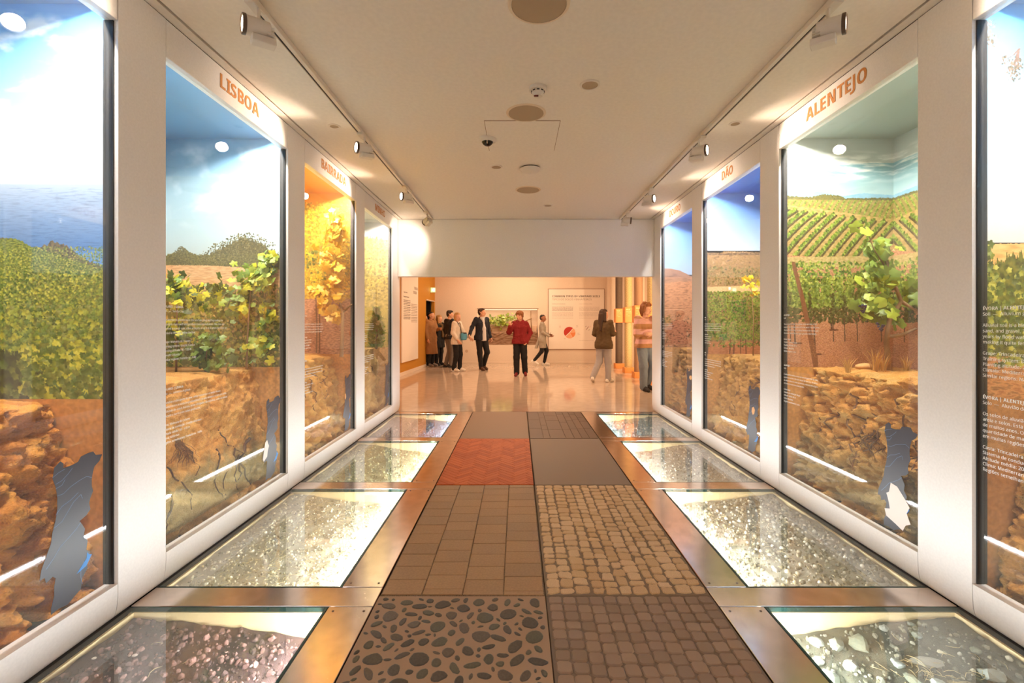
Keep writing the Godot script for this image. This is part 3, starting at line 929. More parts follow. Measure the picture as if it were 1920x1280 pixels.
# ---------------------------------------------------------------- the printed landscape photographs of the cases
# A print is W x H pixels: x = 0 beside the glass, x = W in the back corner; y = 0 under the roof, y = H at the soil.
const PW := 420
const PH := 820
var pr := RandomNumberGenerator.new()
var img: Image
var map_s := 1
var map_i := 0

func ix(px: float) -> int:
	# photograph column -> print column of the case being painted
	var z: float = opening(map_i).y + 0.02
	var out := absf((px - 971.0) / 853.0 * z) - plane_of(map_s)
	return int(roundf((out - 0.06) / (DEPTH[map_s] - 0.06) * PW))

func iy(py: float) -> int:
	var z: float = opening(map_i).y + 0.02
	return int(roundf((TOPC - (1.35 - (py - 606.0) / 853.0 * z)) / (TOPC - GROUND) * PH))

func grad(y0: int, y1: int, c0: Color, c1: Color) -> void:
	for y in range(maxi(y0, 0), mini(y1, PH)):
		img.fill_rect(Rect2i(0, y, PW, 1), c0.lerp(c1, float(y - y0) / maxf(1, y1 - y0)))

func clouds(seed_: int, y0: int, y1: int, c: Color, low: float, high: float, stretch: float) -> void:
	var n := noise(seed_, 0.006, 5)
	for y in range(maxi(y0, 0), mini(y1, PH)):
		var edge := minf(1.0, minf(y - y0, y1 - y) / 40.0)
		for x in PW:
			var k := clampf((n.get_noise_2d(x, y * stretch) - low) / (high - low), 0, 1) * edge * c.a
			if k > 0.01:
				img.set_pixel(x, y, img.get_pixel(x, y).lerp(Color(c, 1), k))

func land(seed_: int, tops: Array, bottom: int, cs: Array, freq: float, stretch: float, ragged := 0.0) -> void:
	# a mass below a broken line of [x, y] points, mottled from the colours
	var n := noise(seed_, freq, 4)
	var m := noise(seed_ + 1, 0.13, 2)
	for x in PW:
		var top := float(tops[0][1])
		for k in tops.size() - 1:
			if x >= tops[k][0]:
				top = lerpf(tops[k][1], tops[k + 1][1], clampf(float(x - tops[k][0]) / maxf(1.0, tops[k + 1][0] - tops[k][0]), 0, 1))
		top += ragged * m.get_noise_2d(x, seed_)
		for y in range(maxi(0, int(top)), mini(bottom, PH)):
			var t := clampf(n.get_noise_2d(x, y * stretch) * 0.9 + 0.5, 0, 0.999) * (cs.size() - 1)
			var j := int(t)
			img.set_pixel(x, y, (cs[j] as Color).lerp(cs[j + 1], t - j))

func leaf_stamps(cs: Array, sizes: Array, lobed := true) -> Array:
	var out := []
	for c in cs:
		for sz: int in sizes:
			for k in 2:
				var im := Image.create_empty(sz, sz, false, Image.FORMAT_RGBA8)
				var turn := pr.randf() * TAU
				var sq := pr.randf_range(0.6, 1.0)
				var tone := pr.randf_range(-0.10, 0.10)
				for y in sz:
					for x in sz:
						var v: Vector2 = Vector2(x + 0.5 - float(sz) / 2.0, y + 0.5 - float(sz) / 2.0) / (float(sz) / 2.0)
						v = v.rotated(turn)
						v.y /= sq
						var r: float = v.length()
						var a: float = v.angle()
						var edge := (0.82 + 0.12 * cos(a * 5.0) + 0.05 * cos(a * 11.0)) if lobed else 0.9
						if r < edge:
							var vein := 0.10 if absf(fposmod(a + 0.3, TAU / 5.0) - 0.6) < 0.12 else 0.0
							var cc: Color = (c as Color).lightened(clampf(0.14 * v.x + tone + vein, 0, 0.4)) if v.x + tone > 0 else (c as Color).darkened(clampf(-0.30 * v.x - tone, 0, 0.5))
							im.set_pixel(x, y, Color(cc.r, cc.g, cc.b, clampf((edge - r) * sz * 0.5, 0, 1)))
				out.append(im)
	return out

func stamp(list: Array, x: float, y: float) -> void:
	var im: Image = list[pr.randi() % list.size()]
	img.blend_rect(im, Rect2i(Vector2i.ZERO, im.get_size()), Vector2i(int(x) - im.get_width() / 2, int(y) - im.get_height() / 2))

func foliage(list: Array, n: int, x0: float, x1: float, y0: float, y1: float, power := 1.0) -> void:
	var ys := []
	for k in n:
		ys.append(lerpf(y0, y1, pow(pr.randf(), power)))
	ys.sort()
	for y in ys:
		stamp(list, pr.randf_range(x0, x1), y)

func bush(list: Array, n: int, cx: float, base: float, rx: float, ry: float) -> void:
	for k in n:
		var a := pr.randf() * PI
		var r := sqrt(pr.randf())
		stamp(list, cx + cos(a) * rx * r * pr.randf_range(0.8, 1.1), base - sin(a) * ry * r)

func stroke(pts: Array, c: Color, w0: float, w1: float) -> void:
	for k in pts.size() - 1:
		var a: Vector2 = pts[k]
		var b: Vector2 = pts[k + 1]
		var n := int(a.distance_to(b)) + 1
		for q in n:
			var t := (k + float(q) / n) / (pts.size() - 1)
			var w := lerpf(w0, w1, t)
			var p := a.lerp(b, float(q) / n)
			img.fill_rect(Rect2i(int(p.x - w / 2), int(p.y - w / 2), maxi(1, int(w)), maxi(1, int(w))), c.lightened(pr.randf() * 0.08))

func paint(s: int, i: int) -> ImageTexture:
	map_s = s
	map_i = i
	pr.seed = 4000 + i * 17 + s * 5
	img = Image.create_empty(PW, PH, false, Image.FORMAT_RGBA8)
	var greens := [Color8(96, 108, 32), Color8(120, 128, 40), Color8(74, 86, 26), Color8(150, 150, 44)]
	if s < 0 and i == 0:
		grad(0, iy(200), Color8(76, 138, 196), Color8(150, 186, 214))
		grad(iy(200), iy(345), Color8(168, 194, 212), Color8(216, 208, 196))
		clouds(11, 0, iy(300), Color(0.93, 0.93, 0.92, 0.8), 0.0, 0.45, 2.2)
		grad(iy(345), iy(470), Color8(161, 175, 194), Color8(79, 113, 159))
		grad(iy(470), PH, Color8(92, 132, 186), Color8(80, 116, 170))
		var waves := noise(14, 0.05, 3)
		for y in range(iy(352), iy(520)):
			for x in PW:
				var k := waves.get_noise_2d(x * 0.5, y * 5.0)
				if k > 0.1:
					img.set_pixel(x, y, img.get_pixel(x, y).darkened(k * 0.22))
		land(15, [[ix(220), iy(505)], [ix(190), iy(500)], [ix(150), iy(480)], [ix(125), iy(460)], [ix(100), iy(452)], [ix(70), iy(468)], [ix(0), iy(446)], [PW, iy(446)]], iy(520), [Color8(70, 66, 50), Color8(104, 86, 60), Color8(122, 104, 62)], 0.08, 1.2, 5)
		land(16, [[ix(205), iy(508)], [ix(180), iy(500)], [ix(120), iy(482)], [ix(60), iy(462)], [ix(30), iy(448)], [PW, iy(444)]], PH, [Color8(66, 78, 28), Color8(112, 118, 42), Color8(150, 146, 56)], 0.12, 2.5, 3)
		var pal := [Color8(98, 116, 36), Color8(136, 142, 42), Color8(74, 92, 30), Color8(172, 164, 48), Color8(112, 112, 42)]
		for x in 9:
			foliage(leaf_stamps(pal, [5]), 400, 0, PW, iy(462), iy(540))
		foliage(leaf_stamps(pal, [8, 10]), 2600, 0, PW, iy(510), iy(600))
		foliage(leaf_stamps([Color8(84, 92, 34), Color8(110, 112, 36), Color8(70, 78, 32)], [14]), 900, 0, PW, iy(575), PH + 6)
		foliage(leaf_stamps(pal, [13, 17]), 1300, 0, PW, iy(575), iy(690))
		land(17, [[0, iy(735)], [ix(130), iy(728)], [ix(90), iy(705)], [ix(30), iy(660)], [PW, iy(620)]], PH, [Color8(52, 48, 26), Color8(84, 84, 34)], 0.06, 1.0, 16)
		foliage(leaf_stamps(pal + [Color8(196, 184, 60)], [18, 22, 26]), 380, 0, ix(40), iy(640), PH)
		foliage(leaf_stamps([Color8(88, 100, 34), Color8(110, 114, 40)], [18, 22]), 120, 0, PW, iy(680), PH)
	elif s < 0 and i == 1:
		grad(0, iy(330), Color8(88, 146, 186), Color8(150, 184, 204))
		grad(iy(330), PH, Color8(156, 186, 200), Color8(214, 204, 186))
		clouds(21, 0, iy(430), Color(1, 1, 1, 0.5), 0.0, 0.6, 1.5)
		land(24, [[0, iy(480)], [ix(515), iy(478)], [ix(500), iy(462)], [ix(478), iy(450)], [ix(456), iy(446)], [ix(440), iy(452)], [ix(415), iy(464)], [ix(395), iy(474)], [ix(380), iy(480)], [PW, iy(482)]], iy(508), [Color8(64, 58, 36), Color8(92, 84, 52), Color8(112, 100, 62)], 0.13, 1.0, 14)
		var bl := leaf_stamps([Color8(112, 104, 66), Color8(90, 84, 52), Color8(132, 120, 76), Color8(76, 72, 46)], [5, 7], false)
		land(22, [[0, iy(478)], [ix(480), iy(474)], [ix(430), iy(476)], [ix(370), iy(478)], [ix(345), iy(466)], [PW, iy(480)]], iy(505), [Color8(74, 70, 44), Color8(110, 104, 62), Color8(130, 120, 70)], 0.11, 1.0, 8)
		bush(bl, 520, ix(420), iy(506), (ix(330) - ix(420)) * 0.55, (iy(506) - iy(452)))
		bush(bl, 1100, ix(462), iy(510), (ix(330) - ix(420)) * 0.78, (iy(510) - iy(436)))
		bush(bl, 260, ix(340), iy(500), 34, iy(500) - iy(462))
		land(23, [[0, iy(506)], [ix(400), iy(498)], [PW, iy(497)]], PH, [Color8(190, 140, 96), Color8(214, 168, 120), Color8(228, 186, 140)], 0.03, 5.0, 2)
		land(25, [[0, iy(548)], [ix(420), iy(556)], [PW, iy(546)]], PH, [Color8(58, 62, 26), Color8(96, 96, 42), Color8(150, 128, 70)], 0.03, 1.0, 30)
		foliage(leaf_stamps([Color8(142, 140, 78), Color8(170, 160, 84), Color8(112, 110, 60), Color8(190, 150, 100)], [7, 10, 13]), 1500, 0, PW, iy(560), PH, 0.8)
		foliage(leaf_stamps([Color8(150, 150, 50), Color8(110, 120, 40), Color8(186, 176, 70)], [12, 16]), 340, 0, PW, iy(545), PH)
		foliage(leaf_stamps([Color8(96, 106, 40), Color8(128, 134, 48), Color8(170, 160, 62), Color8(78, 88, 36), Color8(196, 160, 84)], [14, 18, 24]), 900, 0, PW, iy(535), PH + 5)
	elif s < 0 and i == 2:
		grad(0, PH, Color8(226, 160, 54), Color8(220, 168, 70))
		clouds(31, 0, iy(420), Color8(240, 190, 90), -0.2, 0.5, 1.2)
		land(32, [[0, iy(520)], [PW, iy(520)]], PH, [Color8(130, 88, 74), Color8(180, 132, 108), Color8(206, 160, 130)], 0.045, 3.0, 6)
		land(33, [[0, iy(380)], [PW, iy(390)]], iy(560), [Color8(150, 112, 40), Color8(206, 166, 50), Color8(120, 104, 46)], 0.03, 1.0, 20)
		var yl := [Color8(236, 196, 48), Color8(248, 214, 70), Color8(216, 168, 40), Color8(200, 176, 56), Color8(168, 150, 50)]
		foliage(leaf_stamps(yl, [12, 16, 20]), 1500, 0, PW, iy(378), iy(545))
		foliage(leaf_stamps([Color8(120, 128, 60), Color8(96, 108, 56)], [14, 20]), 120, ix(610), PW, iy(470), iy(530))
		for k in 6:
			var x := pr.randf_range(10, PW - 10)
			stroke([Vector2(x, iy(660)), Vector2(x + pr.randf_range(-5, 5), iy(610)), Vector2(x + pr.randf_range(-9, 9), iy(535))], Color8(104, 74, 56), 9, 5)
		foliage(leaf_stamps(yl, [12, 16]), 260, 0, PW, iy(500), iy(560))
	elif s < 0:
		grad(0, iy(450), Color8(151, 163, 170), Color8(204, 197, 184))
		land(42, [[0, iy(452)], [ix(715), iy(446)], [PW, iy(436)]], PH, [Color8(132, 118, 62), Color8(178, 158, 86), Color8(206, 184, 106)], 0.03, 1.2, 24)
		foliage(leaf_stamps([Color8(150, 134, 74), Color8(184, 162, 90), Color8(126, 112, 64), Color8(198, 176, 84)], [12, 18, 24], false), 700, 0, PW, iy(455), iy(560))
		land(43, [[0, iy(578)], [PW, iy(574)]], PH, [Color8(160, 142, 66), Color8(196, 174, 84), Color8(140, 126, 62)], 0.05, 4.0, 6)
		foliage(leaf_stamps([Color8(168, 156, 70), Color8(140, 132, 60), Color8(194, 176, 80)], [8, 11]), 900, 0, PW, iy(590), PH)
	elif i == 0:
		grad(0, iy(250), Color8(70, 136, 190), Color8(154, 190, 214))
		grad(iy(250), iy(455), Color8(168, 196, 212), Color8(214, 206, 192))
		for b in [[ix(1830), iy(60), 1.0], [ix(1912), iy(110), -1.0]]:
			for k in 7:
				var a := Vector2(b[0], b[1] - 20)
				var e := a + Vector2(b[2] * pr.randf_range(4, 34), pr.randf_range(0, 60))
				stroke([a, (a + e) / 2 + Vector2(pr.randf_range(-5, 5), 4), e], Color8(96, 76, 66), 4, 1.5)
				bush(leaf_stamps([Color8(110, 92, 78), Color8(78, 72, 58)], [5, 7], false), 22, e.x, e.y + 10, 15, 18)
		land(52, [[0, iy(458)], [PW, iy(452)]], PH, [Color8(206, 142, 74), Color8(226, 168, 98), Color8(234, 184, 116)], 0.02, 5.0, 1)
		land(53, [[0, iy(640)], [PW, iy(610)]], PH, [Color8(170, 106, 60), Color8(214, 150, 92), Color8(140, 92, 50)], 0.03, 3.0, 10)
		land(54, [[0, iy(520)], [ix(1850), iy(500)], [ix(1900), iy(478)], [PW, iy(470)]], iy(668), [Color8(60, 60, 26), Color8(96, 96, 36), Color8(124, 116, 44)], 0.05, 1.0, 22)
		var gl := leaf_stamps([Color8(120, 128, 48), Color8(156, 152, 54), Color8(92, 104, 42), Color8(186, 176, 70), Color8(76, 84, 40)], [13, 18, 22])
		foliage(gl, 760, 0, PW, iy(500), iy(690))
		foliage(gl, 70, ix(1838), ix(1862), iy(455), iy(560))
	elif i == 1:
		grad(0, iy(305), Color8(153, 163, 156), Color8(184, 189, 182))
		grad(iy(305), iy(372), Color8(120, 168, 180), Color8(168, 190, 189))
		clouds(61, iy(280), iy(345), Color(0.98, 0.97, 0.94, 0.95), -0.25, 0.25, 6.0)
		land(62, [[0, iy(352)], [ix(1540), iy(360)], [ix(1580), iy(368)], [ix(1620), iy(362)], [PW, iy(366)]], iy(385), [Color8(120, 162, 184), Color8(134, 174, 192)], 0.02, 1.0, 3)
		land(63, [[0, iy(367)], [ix(1520), iy(370)], [ix(1542), iy(364)], [ix(1570), iy(366)], [ix(1586), iy(372)], [PW, iy(371)]], iy(385), [Color8(84, 84, 48), Color8(116, 108, 60)], 0.1, 1.0, 4)
		land(64, [[0, iy(374)], [PW, iy(376)]], iy(520), [Color8(128, 112, 60), Color8(158, 136, 80)], 0.04, 2.0, 1)
		# two slopes planted in rows, the far one leaning right, the near one steeper
		var rows_a := leaf_stamps([Color8(112, 136, 40), Color8(136, 154, 50), Color8(92, 114, 36)], [8, 9], false)
		for r in range(-6, 40):
			var x0 := r * 21.0
			for q in 26:
				var t := q / 25.0
				var y := lerpf(iy(376), iy(410), t)
				stamp(rows_a, x0 - t * 46.0 + t * t * 10.0, y)
		land(65, [[0, iy(384)], [ix(1540), iy(392)], [ix(1620), iy(404)], [PW, iy(412)]], iy(500), [Color8(150, 124, 70), Color8(186, 154, 98)], 0.05, 2.0, 1)
		var shade_b := leaf_stamps([Color8(92, 72, 40), Color8(70, 62, 32)], [10, 12], false)
		var rows_b := leaf_stamps([Color8(112, 138, 40), Color8(138, 156, 50), Color8(92, 116, 34), Color8(80, 98, 32)], [11, 13, 14], false)
		for r in range(-6, 26):
			var x0 := r * 44.0 - 240.0
			for q in 110:
				var t := q / 109.0
				var y := lerpf(iy(390), iy(496), pow(t, 1.3)) + 2
				var x := x0 + 250.0 - t * (235.0 - r * 3.0)
				if x > -8 and x < PW + 8 and y > lerpf(iy(390), iy(416), x / PW):
					stamp(shade_b, x + 7, y + 6)
					stamp(rows_b, x, y + pr.randf_range(-1.5, 1.5))
					if pr.randf() < 0.5:
						stamp(rows_b, x - 3, y - 4)
		# pale farm road
		for k in 60:
			var t := k / 59.0
			img.fill_rect(Rect2i(int(lerpf(ix(1712), ix(1668), t)), int(lerpf(iy(415), iy(476), t)), int(lerpf(8, 26, t)), 4), Color8(226, 200, 160))
		land(66, [[0, iy(478)], [ix(1600), iy(486)], [PW, iy(470)]], PH, [Color8(170, 112, 78), Color8(204, 150, 112), Color8(150, 96, 66), Color8(218, 170, 130)], 0.06, 2.4, 3)
		land(67, [[0, iy(482)], [PW, iy(480)]], iy(500), [Color8(196, 170, 120), Color8(160, 140, 80)], 0.06, 2.0, 3)
		var big := leaf_stamps([Color8(86, 114, 34), Color8(112, 136, 44), Color8(66, 90, 28), Color8(138, 154, 60)], [11, 15, 19])
		var deep := leaf_stamps([Color8(52, 62, 22), Color8(68, 78, 26)], [12, 16])
		for q in [[1474, 605, 570], [1490, 640, 590], [1527, 660, 590], [1558, 615, 560], [1588, 600, 585], [1612, 590, 570], [1640, 590, 560], [1690, 560, 548]]:
			stroke([Vector2(ix(q[0]) + 3, iy(q[1]) + 6), Vector2(ix(q[0]) - 2, iy(q[2]))], Color8(66, 46, 34), 7, 4)
			img.fill_rect(Rect2i(ix(q[0]) - 6, iy(q[1]) + 4, 34, 6), Color8(96, 58, 40))
		foliage(deep, 420, 0, PW, iy(520), iy(590))
		for q in [1470, 1490, 1510, 1530, 1552, 1572, 1595, 1618, 1640, 1665, 1690]:
			bush(deep, 90, ix(q) + 6, iy(604), 19, 140)
			bush(big, 130, ix(q) - 3, iy(575), 21, 125)
		foliage(big, 420, 0, PW, iy(490), iy(545))
		for q in [1481, 1519, 1562, 1583, 1607, 1652, 1678]:
			bush(deep, 34, ix(q), iy(608), 8, 110)
			stroke([Vector2(ix(q), iy(598)), Vector2(ix(q) + 3, iy(640))], Color8(62, 44, 32), 5, 4)
		foliage(leaf_stamps([Color8(170, 176, 74), Color8(148, 160, 58)], [9, 13]), 200, 0, PW, iy(490), iy(535))
		stroke([Vector2(ix(1488), iy(494)), Vector2(ix(1505), iy(560)), Vector2(ix(1522), iy(640)), Vector2(ix(1530), iy(684))], Color8(116, 70, 42), 12, 20)
		var straw := leaf_stamps([Color8(196, 150, 80), Color8(170, 116, 66)], [4], false)
		foliage(straw, 900, 0, PW, iy(600), PH)
	elif i == 2:
		grad(0, iy(470), Color8(56, 106, 175), Color8(177, 192, 206))
		land(72, [[0, iy(474)], [ix(1345), iy(476)], [ix(1360), iy(471)], [ix(1400), iy(472)], [PW, iy(476)]], PH, [Color8(118, 92, 62), Color8(166, 130, 92), Color8(140, 112, 72), Color8(182, 144, 106)], 0.02, 1.6, 5)
		foliage(leaf_stamps([Color8(104, 96, 52), Color8(126, 112, 62), Color8(148, 128, 76)], [8, 12, 16], false), 420, 0, PW, iy(500), iy(534))
		land(73, [[0, iy(474)], [PW, iy(473)]], iy(478), [Color8(84, 66, 48), Color8(150, 120, 88)], 0.05, 1.0, 6)
		land(74, [[0, iy(538)], [PW, iy(534)]], iy(548), [Color8(206, 166, 112), Color8(226, 192, 146)], 0.08, 2.0, 1)
		img.fill_rect(Rect2i(ix(1366), iy(538), 12, 14), Color8(244, 236, 222))
		land(75, [[0, iy(640)], [PW, iy(640)]], PH, [Color8(170, 104, 66), Color8(204, 140, 98)], 0.04, 3.0, 1)
		var gd := leaf_stamps([Color8(86, 120, 36), Color8(112, 142, 46), Color8(64, 94, 28), Color8(136, 156, 54)], [9, 12, 15])
		foliage(gd, 2600, 0, PW, iy(546), iy(636))
		for k in 9:
			var x := pr.randf_range(0, PW)
			stroke([Vector2(x, iy(630)), Vector2(x + pr.randf_range(-6, 6), iy(664))], Color8(92, 60, 40), 5, 5)
		foliage(gd, 260, 0, PW, iy(626), iy(650))
	else:
		grad(0, iy(515), Color8(72, 120, 184), Color8(159, 182, 208))
		land(82, [[0, iy(503)], [ix(1255), iy(503)], [ix(1275), iy(507)], [ix(1296), iy(518)], [PW, iy(512)]], PH, [Color8(120, 92, 78), Color8(160, 122, 102), Color8(146, 112, 92)], 0.012, 3.0, 3)
		land(83, [[0, iy(532)], [ix(1270), iy(528)], [PW, iy(526)]], PH, [Color8(120, 78, 56), Color8(170, 118, 86), Color8(196, 144, 108), Color8(150, 104, 76)], 0.02, 4.0, 5)
		foliage(leaf_stamps([Color8(96, 72, 48), Color8(120, 94, 58), Color8(86, 84, 48)], [7, 10, 14], false), 200, 0, PW, iy(590), PH)
	img.convert(Image.FORMAT_RGB8)
	return ImageTexture.create_from_image(img)

# ---------------------------------------------------------------- real plants inside the cases
func leaf_mesh(k: int) -> ArrayMesh:
	# a lobed vine leaf about 1 unit wide, stalk at the origin, lying in x/y and bulging towards +z
	var pts := []
	var n := 20
	for q in n + 1:
		var a := -PI / 2 + TAU * q / n
		var lobe := 0.40 + 0.065 * cos(5.0 * (a - PI / 2)) + 0.03 * sin(a * 15.0 + k)
		if q == 0 or q == n:
			lobe = 0.08
		pts.append(Vector3(cos(a) * lobe * 1.1, sin(a) * lobe + 0.36, -0.28 * lobe * lobe * (1.2 + 0.5 * sin(a * 2.0 + k)) + 0.03 * sin(a * 5.0)))
	var c := Vector3(0, 0.34, 0.02)
	var st := st_new(true)
	for q in n:
		st.add_vertex(c); st.add_vertex(pts[q + 1]); st.add_vertex(pts[q])
	return done(st)

var vine_side := 0
var vine_far := 0.0

func vine(called: String, label: String, base: Vector3, stems: Array, spots: Array, size: float, mats: Array, group := "") -> Node3D:
	# stems: arrays of points with a radius; spots: centres round which leaves sit, each with a spread and a count
	var o := thing(called, label, "plant", base, group)
	for sdef in stems:
		var pts := []
		var rad := []
		var n: int = sdef[0].size()
		for k in n:
			pts.append(sdef[0][k] - base)
			rad.append(lerpf(sdef[1], sdef[1] * 0.5, float(k) / maxf(1, n - 1)))
		mi("stem", tube(pts, rad, 7), M.vine_wood, o)
	for sp in spots:
		for k in int(sp[2]):
			var at: Vector3 = sp[0] - base + Vector3(rng.randfn(0, 0.42) * sp[1].x, rng.randfn(0, 0.42) * sp[1].y, rng.randfn(0, 0.42) * sp[1].z)
			if vine_side != 0:
				var w := at + base
				w.x = vine_side * maxf(vine_side * w.x, plane_of(vine_side) + 0.12)
				w.z = maxf(w.z, -vine_far + 0.02)
				w.y = maxf(w.y, GROUND + 0.03)
				at = w - base
			var m: StandardMaterial3D = M[mats[rng.randi() % mats.size()]]
			var l := mi("leaf", leaf_meshes[rng.randi() % leaf_meshes.size()], m, o, at)
			l.basis = Basis.from_euler(Vector3(rng.randf_range(-0.9, 0.5), rng.randf_range(-1.0, 1.0), rng.randf() * TAU)).scaled(Vector3.ONE * size * rng.randf_range(0.65, 1.2))
	return o

func grass_tuft(label: String, at: Vector3, n: int, h: float, m: Material) -> void:
	var o := thing("dry_grass", label, "grass", at)
	var st := st_new()
	for k in n:
		var a := rng.randf() * TAU
		var d := Vector3(cos(a), 0, sin(a)) * rng.randf_range(0.15, 0.8)
		var l := h * rng.randf_range(0.5, 1.0)
		var root := Vector3(cos(a), 0, sin(a)) * rng.randf() * 0.02
		var side := Vector3(-sin(a), 0, cos(a)) * 0.0018
		var mid := root + Vector3(0, l * 0.6, 0) + d * l * 0.25
		var tip := root + Vector3(0, l, 0) + d * l * 0.8
		for w in [[root - side, root + side, mid + side, mid - side]]:
			quad(st, w[0], w[1], w[2], w[3], root + d * -5.0)
		tri(st, mid - side, mid + side, tip, root + d * -5.0)
	var g := mi("blades", done(st), m, o)
	g.set_meta("kind", "stuff")

func plants(s: int, i: int) -> void:
	var far := opening(i).y
	vine_side = s
	vine_far = far
	if s < 0 and i == 1:
		var z := far - 0.045
		var foot := pix(462, 690, z)
		foot.y = 0.99
		vine("young_vine", "young vine with large yellow-green leaves reaching up beside the sand", foot, [[[foot, foot + Vector3(0.02, 0.25, 0.02), pix(470, 545, z), pix(500, 500, z)], 0.008], [[pix(470, 545, z), pix(450, 522, z)], 0.005]],
			[[pix(505, 500, z), Vector3(0.10, 0.12, 0.10), 60], [pix(468, 518, z), Vector3(0.15, 0.08, 0.10), 48], [pix(495, 530, z), Vector3(0.12, 0.08, 0.1), 46], [pix(500, 590, z), Vector3(0.08, 0.12, 0.08), 26], [pix(455, 570, z), Vector3(0.12, 0.12, 0.1), 30], [pix(480, 650, z), Vector3(0.14, 0.10, 0.1), 34]], 0.072, ["leaf_yellow", "leaf_bright", "leaf_green"])
		z = far - 0.30
		foot = pix(385, 692, z)
		foot.y = 0.99
		vine("leafy_plant", "low dark green plant spreading at the edge of the sand", foot, [[[foot, pix(388, 650, z)], 0.006]], [[pix(372, 665, z), Vector3(0.24, 0.06, 0.1), 60], [pix(385, 640, z), Vector3(0.16, 0.08, 0.1), 44], [pix(400, 680, z), Vector3(0.22, 0.03, 0.08), 34]], 0.072, ["leaf_dark", "leaf_green", "leaf_green"])
		z = far - 0.28
		foot = pix(330, 695, z)
		foot.y = 0.99
		vine("leafy_plant", "bushy vine with dark and yellow leaves half hidden by the white pillar", foot, [[[foot, pix(332, 610, z), pix(330, 530, z)], 0.008]], [[pix(325, 535, z), Vector3(0.12, 0.10, 0.1), 62], [pix(352, 560, z), Vector3(0.16, 0.10, 0.1), 46], [pix(325, 620, z), Vector3(0.12, 0.14, 0.1), 40], [pix(402, 545, z), Vector3(0.16, 0.07, 0.1), 44]], 0.066, ["leaf_dark", "leaf_green", "leaf_yellow"])
	elif s < 0 and i == 2:
		var z := far - 0.25
		var foot := pix(640, 662, z)
		foot.y = 0.99
		vine("golden_vine", "old vine in golden autumn leaf hanging over its trunk", foot, [[[foot, pix(642, 620, z), pix(643, 585, z), pix(630, 545, z)], 0.022], [[pix(643, 585, z), pix(660, 570, z)], 0.014]],
			[[pix(640, 430, z), Vector3(0.20, 0.20, 0.12), 70], [pix(620, 480, z), Vector3(0.20, 0.20, 0.12), 60], [pix(640, 520, z), Vector3(0.16, 0.14, 0.12), 60], [pix(608, 570, z), Vector3(0.03, 0.14, 0.05), 26], [pix(625, 590, z), Vector3(0.04, 0.10, 0.05), 24], [pix(590, 545, z), Vector3(0.08, 0.05, 0.08), 16], [pix(650, 550, z), Vector3(0.08, 0.08, 0.08), 26]], 0.10, ["leaf_gold", "leaf_gold", "leaf_straw"])
	elif s < 0 and i == 3:
		var z := far - 0.30
		var foot := pix(706, 650, z)
		foot.y = 0.99
		var o := thing("conifer", "small dark green conifer standing on the rock", "plant", foot)
		mi("trunk", tube([Vector3.ZERO, Vector3(0, 0.25, 0), Vector3(0.01, 0.5, 0)], [0.016, 0.012, 0.006], 7), M.vine_wood, o)
		var st := st_new(true)
		for k in 1700:
			var h := pow(rng.randf(), 0.8)
			var r := 0.135 * (1.0 - h * 0.62) * sqrt(sin(clampf(h + 0.12, 0, 1) * PI * 0.9)) * sqrt(rng.randf())
			var a := rng.randf() * TAU
			var c := Vector3(cos(a) * r, 0.02 + h * 0.56, sin(a) * r)
			var l := rng.randf_range(0.028, 0.048)
			var d := Vector3(cos(a), rng.randf_range(0.2, 1.2), sin(a)).normalized() * l
			var w := d.cross(Vector3(rng.randf() - 0.5, rng.randf() - 0.5, rng.randf() - 0.5)).normalized() * 0.011
			st.add_vertex(c - w); st.add_vertex(c + w); st.add_vertex(c + d)
		var f := mi("needles", done(st), M.leaf_green, o)
		f.set_meta("kind", "stuff")
	elif s > 0 and i == 1:
		var z := far - 0.28
		var foot := pix(1668, 690, z)
		foot.y = 0.99
		vine("fruiting_vine", "leafy vine with a gnarled pale arm and dark grapes before the vineyard print", foot,
			[[[foot, pix(1662, 640, z), pix(1668, 600, z), pix(1690, 565, z), pix(1672, 520, z), pix(1660, 480, z)], 0.020], [[pix(1662, 632, z), pix(1690, 628, z), pix(1718, 616, z)], 0.017], [[pix(1690, 565, z), pix(1722, 585, z)], 0.014], [[pix(1660, 500, z), pix(1640, 470, z), pix(1622, 425, z)], 0.005]],
			[[pix(1655, 470, z), Vector3(0.11, 0.09, 0.08), 22], [pix(1640, 520, z), Vector3(0.12, 0.12, 0.08), 34], [pix(1648, 575, z), Vector3(0.12, 0.10, 0.08), 36], [pix(1625, 565, z), Vector3(0.06, 0.06, 0.06), 8], [pix(1640, 595, z), Vector3(0.08, 0.05, 0.06), 12], [pix(1676, 600, z), Vector3(0.04, 0.06, 0.04), 4], [pix(1622, 425, z), Vector3(0.03, 0.03, 0.03), 3], [pix(1712, 560, z), Vector3(0.04, 0.10, 0.05), 8]], 0.098, ["leaf_green", "leaf_bright", "leaf_green", "leaf_green"])
		for b in [[1618, 570], [1652, 606]]:
			var g := thing("grape_bunch", "small bunch of dark blue grapes hanging %s on the gnarled vine" % ("upper left" if b[0] == 1618 else "lowest"), "grapes", pix(b[0], b[1], z - 0.03))
			for k in 16:
				var h := rng.randf()
				var a := rng.randf() * TAU
				mi("grape", M.grape_mesh, M.grape, g, Vector3(cos(a) * 0.022 * (1.1 - h), -0.06 * h, sin(a) * 0.022 * (1.1 - h)))
		for q in [[1590, 684, 0.14], [1640, 680, 0.20], [1655, 686, 0.16], [1700, 680, 0.14]]:
			var at := pix(q[0], q[1], z - 0.05)
			at.y = 0.992
			grass_tuft("tuft of dry straw-coloured grass %s the gnarled vine" % ("left of" if q[0] < 1640 else "at the foot of" if q[0] < 1690 else "right of"), at, 46, q[2], M.dry_grass)
		var sto := mi("stone", rock_mesh(97, 0.2, 0.6, 1, false), M.stone_sand, self, pix(1622, 668, z + 0.05))
		sto.position.y = 1.025
